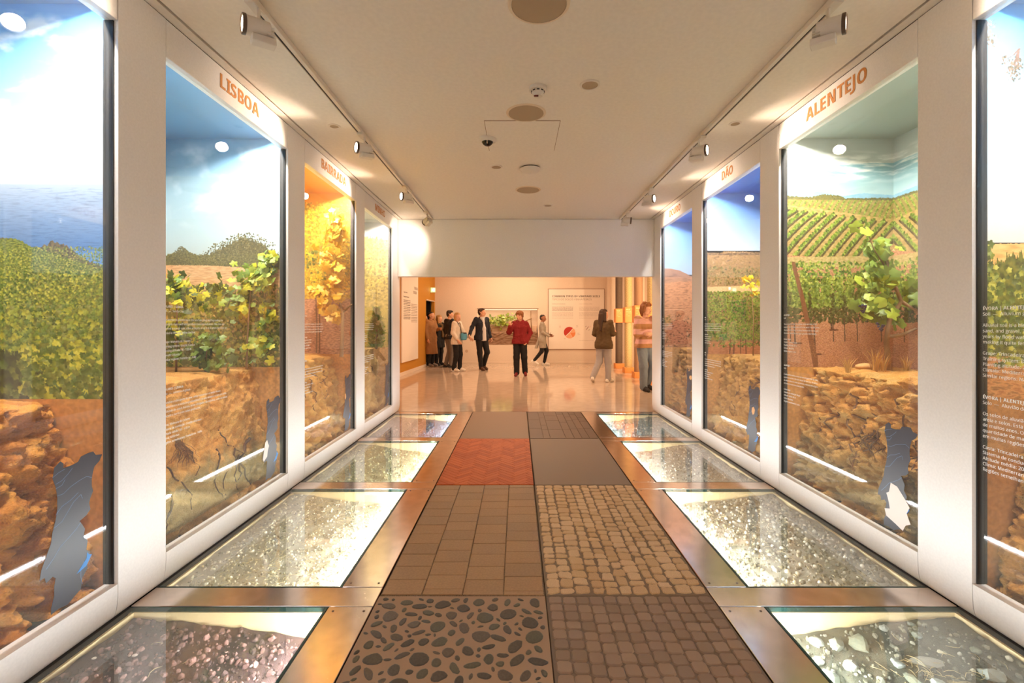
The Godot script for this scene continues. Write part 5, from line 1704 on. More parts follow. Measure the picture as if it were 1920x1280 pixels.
# ---------------------------------------------------------------- the gallery beyond the corridor
func build_gallery() -> void:
	vine_side = 0
	var zf := 15.3
	var c := struct("ceiling_gallery")
	mi("ceiling_board", box(Vector3(7.6, 0.1, 8.5)), M.ceiling, c, p3(0.1, 3.65, 11.2))
	for q in [[-0.2, 13.6, 2.4, 1.0], [0.2, 9.6, 3.0, 1.6]]:
		mi("lamp_panel", box(Vector3(q[2], 0.02, q[3])), M.panel_glow, c, p3(q[0], 3.585, q[1]))
	var cc := get_node("ceiling") as Node3D
	mi("lamp_panel", box(Vector3(1.6, 0.012, 0.8)), M.panel_glow, cc, p3(0.1, CEIL - 0.004, -1.2))
	# far wall round a glazed niche
	var w := struct("wall_far")
	var nx0 := -1.38
	var nx1 := 0.70
	var ny0 := 0.60
	var ny1 := 1.84
	mi("wall_panel", box(Vector3(nx0 + 3.2, 3.7, 0.1)), M.peach, w, p3((nx0 - 3.2) / 2, 1.85, zf + 0.05))
	mi("wall_panel", box(Vector3(3.6 - nx1, 3.7, 0.1)), M.peach, w, p3((nx1 + 3.6) / 2, 1.85, zf + 0.05))
	mi("wall_panel", box(Vector3(nx1 - nx0, ny0, 0.1)), M.peach, w, p3((nx0 + nx1) / 2, ny0 / 2, zf + 0.05))
	mi("wall_panel", box(Vector3(nx1 - nx0, 3.7 - ny1, 0.1)), M.peach, w, p3((nx0 + nx1) / 2, (ny1 + 3.7) / 2, zf + 0.05))
	mi("pilaster", box(Vector3(0.62, 3.7, 0.5), 0.004), M.peach, w, p3(3.29, 1.85, 15.04))
	mi("skirting", box(Vector3(6.0, 0.07, 0.012), 0.003), M.peach, w, p3(-0.05, 0.035, zf - 0.006))
	var d := thing("vine_display", "long wall niche showing a trained vine branch over a block of brown soil", "display niche", p3((nx0 + nx1) / 2, ny0, zf))
	var nw := nx1 - nx0
	mi("niche_back", box(Vector3(nw, ny1 - ny0, 0.02)), M.peach, d, Vector3(0, (ny1 - ny0) / 2, -0.46))
	for e in [-1, 1]:
		mi("niche_side", box(Vector3(0.02, ny1 - ny0, 0.46)), M.peach, d, Vector3(e * (nw / 2 - 0.01), (ny1 - ny0) / 2, -0.23))
	mi("niche_shelf", box(Vector3(nw - 0.04, 0.02, 0.45)), M.peach, d, Vector3(0, 0.01, -0.23))
	mi("niche_roof", box(Vector3(nw - 0.04, 0.02, 0.45)), M.peach, d, Vector3(0, ny1 - ny0 - 0.01, -0.23))
	var st := st_new(true)
	var bn := noise(71, 6.0, 4)
	var g := []
	for a in 61:
		var row := []
		for b in 25:
			var x := -nw / 2 + 0.03 + (nw - 0.06) * a / 60.0
			var y := 0.022 + 0.44 * b / 24.0
			row.append(Vector3(x, y, -0.10 + 0.05 * bn.get_noise_2d(x, y * 2.0) - (0.06 if b == 24 else 0.0)))
		row.append(Vector3(row[24].x, 0.47, -0.43))
		g.append(row)
	for a in 60:
		for b in 25:
			quad(st, g[a][b], g[a + 1][b], g[a + 1][b + 1], g[a][b + 1], (g[a][b] as Vector3) + Vector3(0, -0.3, -2))
	mi("soil_block", done(st), M.earth_dark, d)
	mi("stone_layer", box(Vector3(nw - 0.10, 0.22, 0.10), 0.01), M.stone_pink, d, Vector3(0, 0.56, -0.38))
	mi("frame_edge", box(Vector3(nw, 0.012, 0.016)), M.ring, d, Vector3(0, ny1 - ny0 + 0.004, 0.002))
	var b0 := p3(-1.30, 1.20, zf + 0.24)
	vine("trained_vine", "trained vine branch with pale green leaves in the wall niche", p3(-0.9, 1.08, zf + 0.24), [[[b0, p3(-0.9, 1.20, zf + 0.22), p3(-0.45, 1.26, zf + 0.22), p3(-0.1, 1.32, zf + 0.24), p3(0.25, 1.42, zf + 0.24), p3(0.47, 1.52, zf + 0.22)], 0.028], [[p3(-0.9, 1.20, zf + 0.22), p3(-0.9, 1.06, zf + 0.22)], 0.03]],
		[[p3(-0.80, 1.42, zf + 0.2), Vector3(0.36, 0.20, 0.1), 50], [p3(-0.45, 1.50, zf + 0.2), Vector3(0.36, 0.22, 0.1), 60], [p3(-0.10, 1.50, zf + 0.2), Vector3(0.26, 0.18, 0.1), 36], [p3(-0.5, 1.35, zf + 0.2), Vector3(0.5, 0.1, 0.1), 40]], 0.10, ["leaf_bright", "leaf_green", "leaf_pale"])
	var sk := thing("vine_stake", "thin upright stake at the right end of the vine niche", "stake", p3(0.47, 1.07, zf + 0.25))
	mi("pole", tube([Vector3.ZERO, Vector3(-0.02, 0.35, 0), Vector3(-0.03, 0.70, 0)], [0.020, 0.014, 0.012], 8), M.vine_wood, sk)
	var so := thing("wall_socket", "small round socket low on the far wall", "socket", p3(-1.72, 0.42, zf))
	var sd := mi("plate", lathe([Vector2(0.05, 0.0), Vector2(0.05, 0.006), Vector2(0.042, 0.010), Vector2(0.0, 0.008)], 20), M.peach_dark, so)
	sd.rotation.x = PI / 2
	mi("light_line", box(Vector3(nw - 0.1, 0.012, 0.03), 0.002), M.strip_glow, d, Vector3(0, ny1 - ny0 - 0.028, -0.03))
	area_lamp("niche_lamp", p3((nx0 + nx1) / 2, ny1 - 0.042, zf + 0.03), Vector3(0, -1, -0.45), Vector2(nw - 0.12, 0.03), Color(1.0, 0.88, 0.74), 0.4)
	info_board(zf)
	left_wall(zf)
	soil_columns()
	# wall-washing spotlights over the niche and the board
	for q in [[-0.05, 14.35, -0.05, 2.0, 1.2], [1.95, 14.2, 1.95, 1.8, 2.0], [-2.0, 12.2, -3.0, 1.9, 2.6]]:
		var l := spot_lamp("gallery_spotlight_lamp", p3(q[0], 3.48, q[1]), p3(q[2], q[3], 15.3 if q[0] > -1 else 12.35) - p3(q[0], 3.48, q[1]), 42.0, Color(1.0, 0.74, 0.50), q[4], 0.04, 0.8)
		var can := mi("lamp_can", lathe([Vector2(0.05, -0.05), Vector2(0.05, 0.08), Vector2(0.02, 0.09), Vector2(0.02, 0.20)], 16), M.spot, c, l.position + Vector3(0, 0.01, 0))
		can.position.y = 3.46
		mi("lamp_face", lathe([Vector2(0.048, 0.0), Vector2(0.0, 0.002)], 16), M.lens, c, Vector3(l.position.x, 3.445, l.position.z))

const LOREM := "Soils shape the vine from below. Gravel drains and\nstores the heat of the day, clay keeps water for the\nsummer, limestone gives freshness, schist breaks\ninto sheets that roots can follow downwards."

func info_board(zf: float) -> void:
	var x0 := 1.02
	var x1 := 2.91
	var y0 := 0.475
	var y1 := 2.515
	var o := thing("info_board", "large white board titled COMMON TYPES OF VINEYARD SOILS with a red pie chart", "information board", p3((x0 + x1) / 2, y0, zf - 0.02))
	var w := x1 - x0
	var h := y1 - y0
	mi("frame", box(Vector3(w, h, 0.03), 0.003), M.board_edge, o, Vector3(0, h / 2, 0))
	mi("sheet", box(Vector3(w - 0.03, h - 0.03, 0.012), 0.002), M.board, o, Vector3(0, h / 2, 0.012))
	var zt := 0.0185
	var left := -w / 2 + 0.13
	var line := func(called: String, text: String, cap: float, strong: bool, m: Material, x: float, y: float, fit: float) -> void:
		var t := text_mesh(text, cap, strong, 0.001)
		t.curve_step = 8.0
		var l := mi(called, t, m, o, Vector3(x, y, zt))
		if fit > 0.0:
			l.scale.x = fit / t.get_aabb().size.x
	line.call("title", "COMMON TYPES OF VINEYARD SOILS", 0.062, true, M.ink, left, h - 0.31, 1.60)
	line.call("subtitle", "TIPOS DE SOLOS VINHATEIROS", 0.058, false, M.ink_pale, left, h - 0.41, 1.32)
	line.call("paragraph", "How the ground makes the wine", 0.020, true, M.ink_pale, left, h - 0.53, 0.44)
	line.call("paragraph", "Como a terra faz o vinho", 0.020, false, M.ink_pale, left + 0.90, h - 0.53, 0.44)
	var y := h - 0.64
	for k in 3:
		for q in LOREM.split("\n"):
			if k == 2 and y < h - 1.03:
				break
			line.call("paragraph", q, 0.021, k == 0, M.ink if k == 0 else M.ink_pale, left, y, 0.70)
			line.call("paragraph", q, 0.021, false, M.ink_pale, left + 0.90, y, 0.68)
			y -= 0.038
		y -= 0.03
	line.call("paragraph", "Typical shares in the vineyards of the country", 0.018, false, M.ink_pale, left + 0.90, 0.29, 0.50)
	var cx := (1068.0 - 971.0) / 853.0 * zf - (x0 + x1) / 2
	var cy := 1.35 - (623.5 - 606.0) / 853.0 * zf - y0
	var cuts := [[50, 222, "pie_red", 0.012], [222, 300, "pie_peach", 0.0], [300, 368, "pie_orange", 0.0], [8, 50, "pie_peach", 0.0]]
	for q in cuts:
		var poly := PackedVector2Array()
		var mid := deg_to_rad((q[0] + q[1]) / 2.0)
		var off: Vector2 = Vector2(cos(mid), sin(mid)) * (0.006 + q[3])
		poly.append(off)
		for k in 17:
			var a := deg_to_rad(lerpf(q[0], q[1], k / 16.0))
			poly.append(off + Vector2(cos(a), sin(a)) * 0.185)
		var st := st_new()
		prism_in(st, poly, Vector3(cx, cy, zt - 0.001), Vector3.RIGHT, Vector3.UP, Vector3(0, 0, 0.002))
		mi("pie_slice", done(st), M[q[2]], o)
	for q in [["45%\nclay", -0.36, 0.16], ["25%\nsand", 0.21, 0.18], ["20%\nschist", 0.26, -0.08], ["10%", -0.20, -0.22]]:
		line.call("chart_note", q[0], 0.024, false, M.ink_pale, cx + q[1], cy + q[2], 0.0)
	var sx := (1101.0 - 971.0) / 853.0 * zf - (x0 + x1) / 2
	var sy := 1.35 - (615.0 - 606.0) / 853.0 * zf - y0
	for q in [[0.0, 0.0, 0.14, "pie_dark"], [-0.05, 0.06, 0.05, "ink_pale"], [0.06, -0.06, 0.06, "ink_pale"], [0.09, 0.05, 0.04, "pie_peach"]]:
		var b := mi("chart_stroke", box(Vector3(q[2], 0.014, 0.002)), M[q[3]], o, Vector3(sx + q[0], sy + q[1], zt))
		b.rotation.z = 0.95 if q[3] == "pie_dark" else 0.6

func left_wall(zf: float) -> void:
	var along := Vector3(-0.0552, 0, 1).normalized()
	var at := p3(-2.79, 0, zf)
	var turn := Transform3D(Basis(along, Vector3.UP, along.cross(Vector3.UP)), at)
	var put := func(called: String, size: Vector3, m: Material, where: Vector3) -> void:
		var o := mi(called, box(size), m, self)
		o.transform = turn * Transform3D(Basis(), where)
		o.set_meta("kind", "structure")
	put.call("wall_gallery_left", Vector3(0.10, 3.7, 0.1), M.ochre, Vector3(0.05, 1.85, 0.05))
	put.call("wall_gallery_left", Vector3(1.06, 3.7 - 2.10, 0.1), M.ochre, Vector3(0.63, (3.7 + 2.10) / 2, 0.05))
	put.call("wall_gallery_left", Vector3(7.2, 3.7, 0.1), M.ochre, Vector3(1.16 + 3.6, 1.85, 0.05))
	put.call("baseboard_left", Vector3(7.0, 0.09, 0.012), M.peach, Vector3(1.20 + 3.5, 0.045, -0.006))
	put.call("trim_1", Vector3(1.06, 0.03, 0.12), M.peach, Vector3(0.63, 2.085, 0.04))
	# dark passage behind the doorway
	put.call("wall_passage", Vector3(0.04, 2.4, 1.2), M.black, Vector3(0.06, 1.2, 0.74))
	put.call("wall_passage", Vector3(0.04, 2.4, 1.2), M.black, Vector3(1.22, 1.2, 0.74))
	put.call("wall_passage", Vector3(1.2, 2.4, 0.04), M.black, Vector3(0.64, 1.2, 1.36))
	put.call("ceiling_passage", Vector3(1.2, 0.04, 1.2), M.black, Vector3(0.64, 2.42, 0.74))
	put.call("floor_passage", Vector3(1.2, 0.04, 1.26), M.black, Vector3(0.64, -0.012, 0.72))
	# text panel hung on the ochre wall
	var t := thing("text_panel", "tall pale text panel hung on the ochre wall beside the doorway", "text panel", at + along * 2.95 + Vector3(0, 0.34, 0))
	t.basis = Basis(-along, Vector3.UP, -along.cross(Vector3.UP))
	mi("sheet", box(Vector3(1.5, 2.42, 0.035), 0.003), M.board, t, Vector3(0, 1.21, 0.022))
	for q in [["VINHA", 0.085, 0.34, 1.92, "ink_pale"], ["TERRA", 0.085, 0.24, 1.80, "ink_pale"], ["O lugar da vinha", 0.030, -0.62, 1.80, "ink_pale"], ["The place of the vine", 0.034, -0.62, 1.68, "ink"]]:
		var m := text_mesh(q[0], q[1], true, 0.001)
		m.curve_step = 8.0
		mi("title", m, M[q[4]], t, Vector3(q[2], q[3], 0.0405))
	var y := 1.60
	for k in 3:
		for line in LOREM.split("\n"):
			for e in 2:
				var m := text_mesh(line, 0.021, false, 0.001)
				m.curve_step = 10.0
				var l := mi("paragraph", m, M.ink if e == 0 else M.ink_pale, t, Vector3(-0.62 if e == 0 else 0.06, y - e * 0.08, 0.0405))
				l.scale.x = 0.60 / m.get_aabb().size.x
			y -= 0.042
		y -= 0.012
	var ex := thing("exit_sign", "small lit green and white escape sign above the doorway in the ochre wall", "exit sign", at + along * 0.62 + Vector3(0.09, 2.34, 0))
	mi("housing", box(Vector3(0.17, 0.17, 0.025), 0.003), M.peach, ex, Vector3(0, 0.085, 0))
	mi("face", box(Vector3(0.155, 0.150, 0.006)), M.exit_green, ex, Vector3(0, 0.085, 0.014))
	mi("door_symbol", box(Vector3(0.05, 0.095, 0.004)), M.exit_white, ex, Vector3(0.03, 0.085, 0.018))
	mi("figure", tube([Vector3(-0.045, 0.045, 0.018), Vector3(-0.02, 0.075, 0.018), Vector3(-0.015, 0.11, 0.018)], [0.008, 0.010, 0.012], 6), M.exit_white, ex)
	var lamp := OmniLight3D.new()
	lamp.name = "exit_sign_lamp"
	add_child(lamp, true)
	lamp.position = ex.position + Vector3(0, 0.09, 0.06)
	lamp.light_color = Color(0.8, 1.0, 0.8)
	lamp.light_energy = 0.005
	lamp.light_size = 0.05
	lamp.shadow_enabled = true

func soil_columns() -> void:
	var w := struct("wall_gallery_right")
	mi("wall_panel", box(Vector3(0.1, 3.7, 8.3)), M.peach, w, p3(3.36, 1.85, 11.2))
	var cols := [[3.045, 13.70, "core_dark", "dark peaty"], [3.025, 12.45, "core_sand", "pale yellow sandy"], [2.995, 11.30, "core_pink", "pinkish brown gravelly"], [2.975, 10.10, "core_sand", "honey-coloured, half hidden by the white wall,"], [2.975, 8.90, "core_dark", "dark hidden"]]
	for k in cols.size():
		var q = cols[k]
		var words := ["farthest on the right, beside the info board", "second from the info board", "third from the info board, behind the man in the striped sweater", "at the very edge of the opening", "last, out behind the corridor wall"]
		var o := thing("soil_column", "round %s soil core column with orange collar, %s" % [q[3], words[k]], "soil column", p3(q[0], 0, q[1]), "soil core columns along the gallery wall")
		mi("core", lathe([Vector2(0.104, 0.15), Vector2(0.104, 1.37)], 28), M[q[2]], o)
		mi("core", lathe([Vector2(0.104, 1.79), Vector2(0.104, 3.598)], 28), M[q[2]], o)
		mi("collar", box(Vector3(0.262, 0.42, 0.262), 0.012), M.collar, o, Vector3(0, 1.58, 0))
		mi("plinth", box(Vector3(0.27, 0.15, 0.27), 0.004), M.collar, o, Vector3(0, 0.075, 0))
		for n in 5:
			var t := text_mesh(["SOLO", "argila e areia", "clay and sand", "xisto", "0 - 120 cm"][n], 0.028 if n == 0 else 0.016, n == 0, 0.001)
			t.curve_step = 8.0
			mi("lettering", t, M.letter_peach, o, Vector3(-0.095, 1.70 - n * 0.04, 0.1315))
	for k in 5:
		var z: float = [13.08, 11.88, 10.70, 9.50, 8.30][k]
		var f := mi("fin", box(Vector3(0.22, 3.55, 0.03), 0.003), M.peach, w, p3(3.20, 1.78, z))
	for k in 5:
		# each strip sits behind a fin and washes the next column
		var z: float = [13.08, 11.88, 10.70, 9.50, 8.30][k] + 0.021
		mi("light_strip", box(Vector3(0.03, 3.2, 0.010), 0.003), M.strip_glow, w, p3(3.22, 1.75, z))
		area_lamp("light_strip_lamp", p3(3.20, 1.75, z + 0.012), Vector3(-0.25, 0, -1), Vector2(0.03, 3.1), Color(1.0, 0.87, 0.68), 1.3)

# ---------------------------------------------------------------- people
# Figures are fields of tapered capsules joined by a smooth minimum and meshed as surface nets. A person faces local +z; +x is the person's left.
var net_v := PackedVector3Array()
var net_i := PackedInt32Array()

func net_begin() -> void:
	net_v = PackedVector3Array()
	net_i = PackedInt32Array()

func net_add(caps: Array, cell: float, k: float, planes := []) -> void:
	# caps: [a, b, ra, rb]; planes: [normal, d] keep the side where normal . p <= d
	var lo := Vector3.ONE * 1e9
	var hi := Vector3.ONE * -1e9
	for c in caps:
		var r := maxf(c[2], c[3]) + cell * 2.5
		lo = lo.min((c[0] as Vector3).min(c[1]) - Vector3.ONE * r)
		hi = hi.max((c[0] as Vector3).max(c[1]) + Vector3.ONE * r)
	var nx := int((hi.x - lo.x) / cell) + 2
	var ny := int((hi.y - lo.y) / cell) + 2
	var nz := int((hi.z - lo.z) / cell) + 2
	var f := PackedFloat32Array()
	f.resize(nx * ny * nz)
	f.fill(1.0)
	for c in caps:
		var a: Vector3 = c[0]
		var b: Vector3 = c[1]
		var ra: float = c[2]
		var rb: float = c[3]
		var m := maxf(ra, rb) + maxf(k, cell * 2.0)
		var l := (a.min(b) - Vector3.ONE * m - lo) / cell
		var h := (a.max(b) + Vector3.ONE * m - lo) / cell
		var ab := b - a
		var inv := 1.0 / maxf(ab.length_squared(), 1e-9)
		for x in range(maxi(0, int(l.x)), mini(nx, int(h.x) + 2)):
			for y in range(maxi(0, int(l.y)), mini(ny, int(h.y) + 2)):
				var at := (x * ny + y) * nz
				for z in range(maxi(0, int(l.z)), mini(nz, int(h.z) + 2)):
					var p := lo + Vector3(x, y, z) * cell - a
					var t := clampf(p.dot(ab) * inv, 0.0, 1.0)
					var d := (p - ab * t).length() - ra - (rb - ra) * t
					var o := f[at + z]
					var e := k - absf(d - o)
					f[at + z] = minf(d, o) - (e * e / (4.0 * k) if e > 0.0 else 0.0)
	for q in planes:
		var n: Vector3 = q[0]
		for x in nx:
			for y in ny:
				var at := (x * ny + y) * nz
				for z in nz:
					var d := n.dot(lo + Vector3(x, y, z) * cell) - float(q[1])
					if d > f[at + z]:
						f[at + z] = d
	var id := PackedInt32Array()
	id.resize(nx * ny * nz)
	id.fill(-1)
	var near := cell * 1.8
	var sx := ny * nz
	for x in nx - 1:
		for y in ny - 1:
			for z in nz - 1:
				var at := x * sx + y * nz + z
				var f0 := f[at]
				if absf(f0) > near:
					continue
				var v := [f0, f[at + sx], f[at + nz], f[at + sx + nz], f[at + 1], f[at + sx + 1], f[at + nz + 1], f[at + sx + nz + 1]]
				var neg := 0
				for q in 8:
					if v[q] < 0.0:
						neg += 1
				if neg == 0 or neg == 8:
					continue
				var sum := Vector3.ZERO
				var n := 0
				for e in EDGES:
					var p: float = v[e[0]]
					var q: float = v[e[1]]
					if (p < 0.0) != (q < 0.0):
						sum += (CORNERS[e[0]] as Vector3).lerp(CORNERS[e[1]], p / (p - q))
						n += 1
				id[at] = net_v.size()
				net_v.append(lo + (Vector3(x, y, z) + sum / n) * cell)
	for x in range(1, nx - 1):
		for y in range(1, ny - 1):
			for z in range(1, nz - 1):
				var at := x * sx + y * nz + z
				var f0 := f[at]
				if absf(f0) > near:
					continue
				var s0 := f0 < 0.0
				if s0 != (f[at + sx] < 0.0):
					net_quad(id[at - nz - 1], id[at - 1], id[at], id[at - nz], s0)
				if s0 != (f[at + nz] < 0.0):
					net_quad(id[at - sx - 1], id[at - sx], id[at], id[at - 1], s0)
				if s0 != (f[at + 1] < 0.0):
					net_quad(id[at - sx - nz], id[at - nz], id[at], id[at - sx], s0)

const CORNERS := [Vector3(0, 0, 0), Vector3(1, 0, 0), Vector3(0, 1, 0), Vector3(1, 1, 0), Vector3(0, 0, 1), Vector3(1, 0, 1), Vector3(0, 1, 1), Vector3(1, 1, 1)]
const EDGES := [[0, 1], [2, 3], [4, 5], [6, 7], [0, 2], [1, 3], [4, 6], [5, 7], [0, 4], [1, 5], [2, 6], [3, 7]]

func net_quad(a: int, b: int, c: int, d: int, flip: bool) -> void:
	if a < 0 or b < 0 or c < 0 or d < 0:
		return
	if flip:
		net_i.append_array(PackedInt32Array([a, c, b, a, d, c]))
	else:
		net_i.append_array(PackedInt32Array([a, b, c, a, c, d]))

func net_mesh() -> ArrayMesh:
	var st := SurfaceTool.new()
	st.begin(Mesh.PRIMITIVE_TRIANGLES)
	for v in net_v:
		st.add_vertex(v)
	for i in net_i:
		st.add_index(i)
	st.generate_normals()
	return st.commit()

func net(caps: Array, cell: float, k: float, planes := [], folds := 0.0) -> ArrayMesh:
	net_begin()
	net_add(caps, cell, k, planes)
	if folds > 0.0:
		# soft creases of cloth
		var n := noise(int(caps.size() * 7 + folds * 1000.0), 9.0, 2)
		for i in net_v.size():
			var v := net_v[i]
			var q := n.get_noise_3d(v.x * 1.4 + v.y * 0.5, v.y * 0.55, v.z * 1.4)
			var c := n.get_noise_3d(v.x, v.y * 2.2 + 9.0, v.z)
			var away := Vector3(v.x, 0, v.z).normalized()
			net_v[i] = v + away * folds * (q + 0.6 * c)
	return net_mesh()

func hand_caps(wrist: Vector3, along: Vector3, palm: Vector3, left: bool, curl: float) -> Array:
	# along: towards the fingertips; palm: the way the palm faces
	var a := along.normalized()
	var n := (palm - a * palm.dot(a)).normalized()
	var side := a.cross(n) * (1.0 if left else -1.0)          # towards the thumb
	var caps := []
	var k0 := wrist + a * 0.085
	caps.append([wrist, wrist + a * 0.02, 0.026, 0.026])
	for q in [-0.024, -0.008, 0.008, 0.024]:
		caps.append([wrist + a * 0.015 + side * q * 0.7, k0 + side * q, 0.016, 0.0135])
	var lens := [0.068, 0.078, 0.073, 0.056]
	for q in 4:
		var base: Vector3 = k0 + side * (0.026 - q * 0.0175)
		var l: float = lens[q]
		var d1 := (a * cos(curl) + n * sin(curl)).normalized()
		var d2 := (a * cos(curl * 2.1) + n * sin(curl * 2.1)).normalized()
		var d3 := (a * cos(curl * 2.9) + n * sin(curl * 2.9)).normalized()
		var p1 := base + d1 * l * 0.45
		var p2 := p1 + d2 * l * 0.32
		caps.append([base, p1, 0.0098, 0.0088])
		caps.append([p1, p2, 0.0088, 0.0080])
		caps.append([p2, p2 + d3 * l * 0.25, 0.0080, 0.0070])
	var t0 := wrist + a * 0.028 + side * 0.026
	var td := (a * 0.72 + side * 0.62 + n * 0.30).normalized()
	var t1 := t0 + td * 0.038
	caps.append([t0, t1, 0.014, 0.0105])
	caps.append([t1, t1 + (td + a * 0.5).normalized() * 0.032, 0.0100, 0.0085])
	return caps

func flip_x(v: Vector3) -> Vector3:
	return Vector3(-v.x, v.y, v.z)

func person(label: String, at: Vector3, yaw: float, height: float, j: Dictionary, wear: Dictionary, group := "") -> Node3D:
	var o := thing("person", label, "person", at, group)
	o.rotation.y = yaw
	o.scale = Vector3.ONE * (height / 1.75)
	var J := {"hipL": Vector3(0.088, 0.91, 0), "kneeL": Vector3(0.095, 0.49, 0.02), "ankleL": Vector3(0.10, 0.085, -0.02), "toeL": Vector3(0.115, 0.035, 0.15),
		"shL": Vector3(0.172, 1.425, -0.01), "elL": Vector3(0.225, 1.14, -0.035), "wrL": Vector3(0.235, 0.89, 0.03), "pelvis": Vector3(0, 0.95, 0), "waist": Vector3(0, 1.10, 0.01), "chest": Vector3(0, 1.30, 0.0), "neck": Vector3(0, 1.475, -0.01), "head": Vector3(0, 1.585, 0.015)}
	for k in ["hip", "knee", "ankle", "toe", "sh", "el", "wr"]:
		J[k + "R"] = flip_x(J[k + "L"])
	for k in j:
		J[k] = j[k]
	var skin: Material = M[wear.get("skin", "skin")]
	var bulk: float = wear.get("bulk", 1.0)
	var tor := func(pad: float) -> Array:
		var c := []
		var P: Vector3 = J.pelvis
		var W: Vector3 = J.waist
		var C: Vector3 = J.chest
		var across: Vector3 = (J.shL - J.shR).normalized()
		var hips: Vector3 = (J.hipL - J.hipR).normalized()
		for e in [-1.0, 1.0]:
			c.append([C + across * e * 0.075, W + (across + hips).normalized() * e * 0.062, (0.108 * bulk) + pad, (0.094 * bulk) + pad])
			c.append([W + (across + hips).normalized() * e * 0.062, P + hips * e * 0.078, (0.094 * bulk) + pad, (0.108 * bulk) + pad * 1.5])
		c.append([J.shL, C + across * 0.06 + Vector3(0, 0.04, 0), 0.048 + pad, 0.085 + pad])
		c.append([J.shR, C - across * 0.06 + Vector3(0, 0.04, 0), 0.048 + pad, 0.085 + pad])
		c.append([J.neck + Vector3(0, -0.05, 0), C, 0.062 + pad, 0.09 + pad])
		return c
	var legs := func(pad: float, wide: float) -> Array:
		var c := []
		for e in ["L", "R"]:
			c.append([J["hip" + e], J["knee" + e], 0.086 * bulk + pad, 0.058 + pad * (1.0 + wide)])
			c.append([J["knee" + e], J["ankle" + e], 0.056 + pad * (1.0 + wide), 0.037 + pad * (1.0 + wide * 2.0)])
		var seat := 0.098 * bulk + pad - (0.022 if wear.get("hem", 0.86) < 0.85 else 0.0)
		c.append([J.hipL + Vector3(0.0, 0.03, -0.015), J.hipR + Vector3(0.0, 0.03, -0.015), seat, seat])
		return c
	var arms := func(pad: float, to: float) -> Array:
		var c := []
		for e in ["L", "R"]:
			var W: Vector3 = (J["el" + e] as Vector3).lerp(J["wr" + e], to)
			c.append([J["sh" + e], J["el" + e], 0.050 + pad, 0.040 + pad])
			c.append([J["el" + e], W, 0.039 + pad, lerpf(0.039, 0.027, to) + pad])
		return c
	# body: one continuous surface, head and hands meshed finer
	net_begin()
	var body: Array = tor.call(-0.016)
	body.append_array(legs.call(-0.006, 0.0))
	body.append_array(arms.call(-0.002, 1.0))
	for e in ["L", "R"]:
		body.append([J["ankle" + e], J["toe" + e], 0.036, 0.028])
	net_add(body, 0.019, 0.03)
	var H: Vector3 = J.head
	var look := Basis.from_euler(Vector3(wear.get("nod", 0.0), wear.get("turn", 0.0), wear.get("tilt", 0.0)))
	var hd := func(x: float, y: float, z: float) -> Vector3: return H + look * Vector3(x, y, z)
	var head := [
		[hd.call(0, 0.062, -0.022), hd.call(0, 0.066, 0.022), 0.079, 0.074], [hd.call(-0.018, 0.02, 0.035), hd.call(0.018, 0.02, 0.035), 0.058, 0.058],
		[hd.call(0, -0.005, 0.03), hd.call(0, -0.058, 0.058), 0.058, 0.026], [hd.call(-0.03, -0.03, 0.02), hd.call(0.03, -0.03, 0.02), 0.042, 0.042],
		[hd.call(0, 0.028, 0.092), hd.call(0, -0.002, 0.110), 0.010, 0.013], [hd.call(0, -0.034, 0.088), hd.call(0, -0.036, 0.088), 0.016, 0.016],
		[hd.call(0.074, 0.022, -0.004), hd.call(0.076, -0.008, 0.0), 0.013, 0.010], [hd.call(-0.074, 0.022, -0.004), hd.call(-0.076, -0.008, 0.0), 0.013, 0.010],
		[hd.call(-0.03, 0.045, 0.082), hd.call(0.03, 0.045, 0.082), 0.014, 0.014],
		[H + Vector3(0, -0.02, -0.005), J.neck + Vector3(0, -0.03, 0), 0.052, 0.056]]
	net_add(head, 0.0075, 0.016)
	for e in ["L", "R"]:
		var w: Vector3 = J["wr" + e]
		var along: Vector3 = j.get("hand" + e, (w - J["el" + e]).normalized())
		var palm: Vector3 = j.get("palm" + e, Vector3(-1 if e == "L" else 1, 0, 0.1))
		net_add(hand_caps(w, along, palm, e == "L", wear.get("curl" + e, 0.35)), 0.0052, 0.008)
	mi("body", net_mesh(), skin, o)
	for e in [-1.0, 1.0]:
		mi("eye", M.eye_mesh, M.eye, o, hd.call(e * 0.031, 0.026, 0.087))
	var mouth := mi("mouth", M.eye_mesh, M.lip, o, hd.call(0, -0.036, 0.101))
	mouth.basis = look * Basis.from_scale(Vector3(2.6, 0.6, 0.7))
	# trousers, top, shoes, hair
	var lowest: float = wear.get("cuff", 0.10)
	mi("trousers", net(legs.call(0.010 + wear.get("loose", 0.004), wear.get("wide", 0.4)), 0.0145, 0.03, [], 0.007), M[wear.trousers], o)
	var hem: float = wear.get("hem", 0.86)
	var pad: float = wear.get("pad", 0.010)
	var top: Array = tor.call(pad)
	var skirt: float = wear.get("flare", 0.0)
	if hem < 0.88:
		for e in ["L", "R"]:
			var hp: Vector3 = J["hip" + e]
			var kn: Vector3 = (J["knee" + e] as Vector3).lerp(Vector3(0.04 if e == "L" else -0.04, 0.49, 0.0), 0.55)
			top.append([hp, hp.lerp(Vector3(kn.x, 0.40, kn.z), clampf((0.95 - hem) / 0.5, 0.1, 1.1)), 0.108 * bulk + pad, 0.104 * bulk + pad + skirt])
		top.append([(J.hipL as Vector3) + Vector3(0, -0.05, -0.01), (J.hipR as Vector3) + Vector3(0, -0.05, -0.01), 0.112 * bulk + pad * 1.4, 0.112 * bulk + pad * 1.4])
	if wear.get("sleeves", true):
		top.append_array(arms.call(pad + wear.get("sleeve_pad", 0.0), wear.get("sleeve", 0.96)))
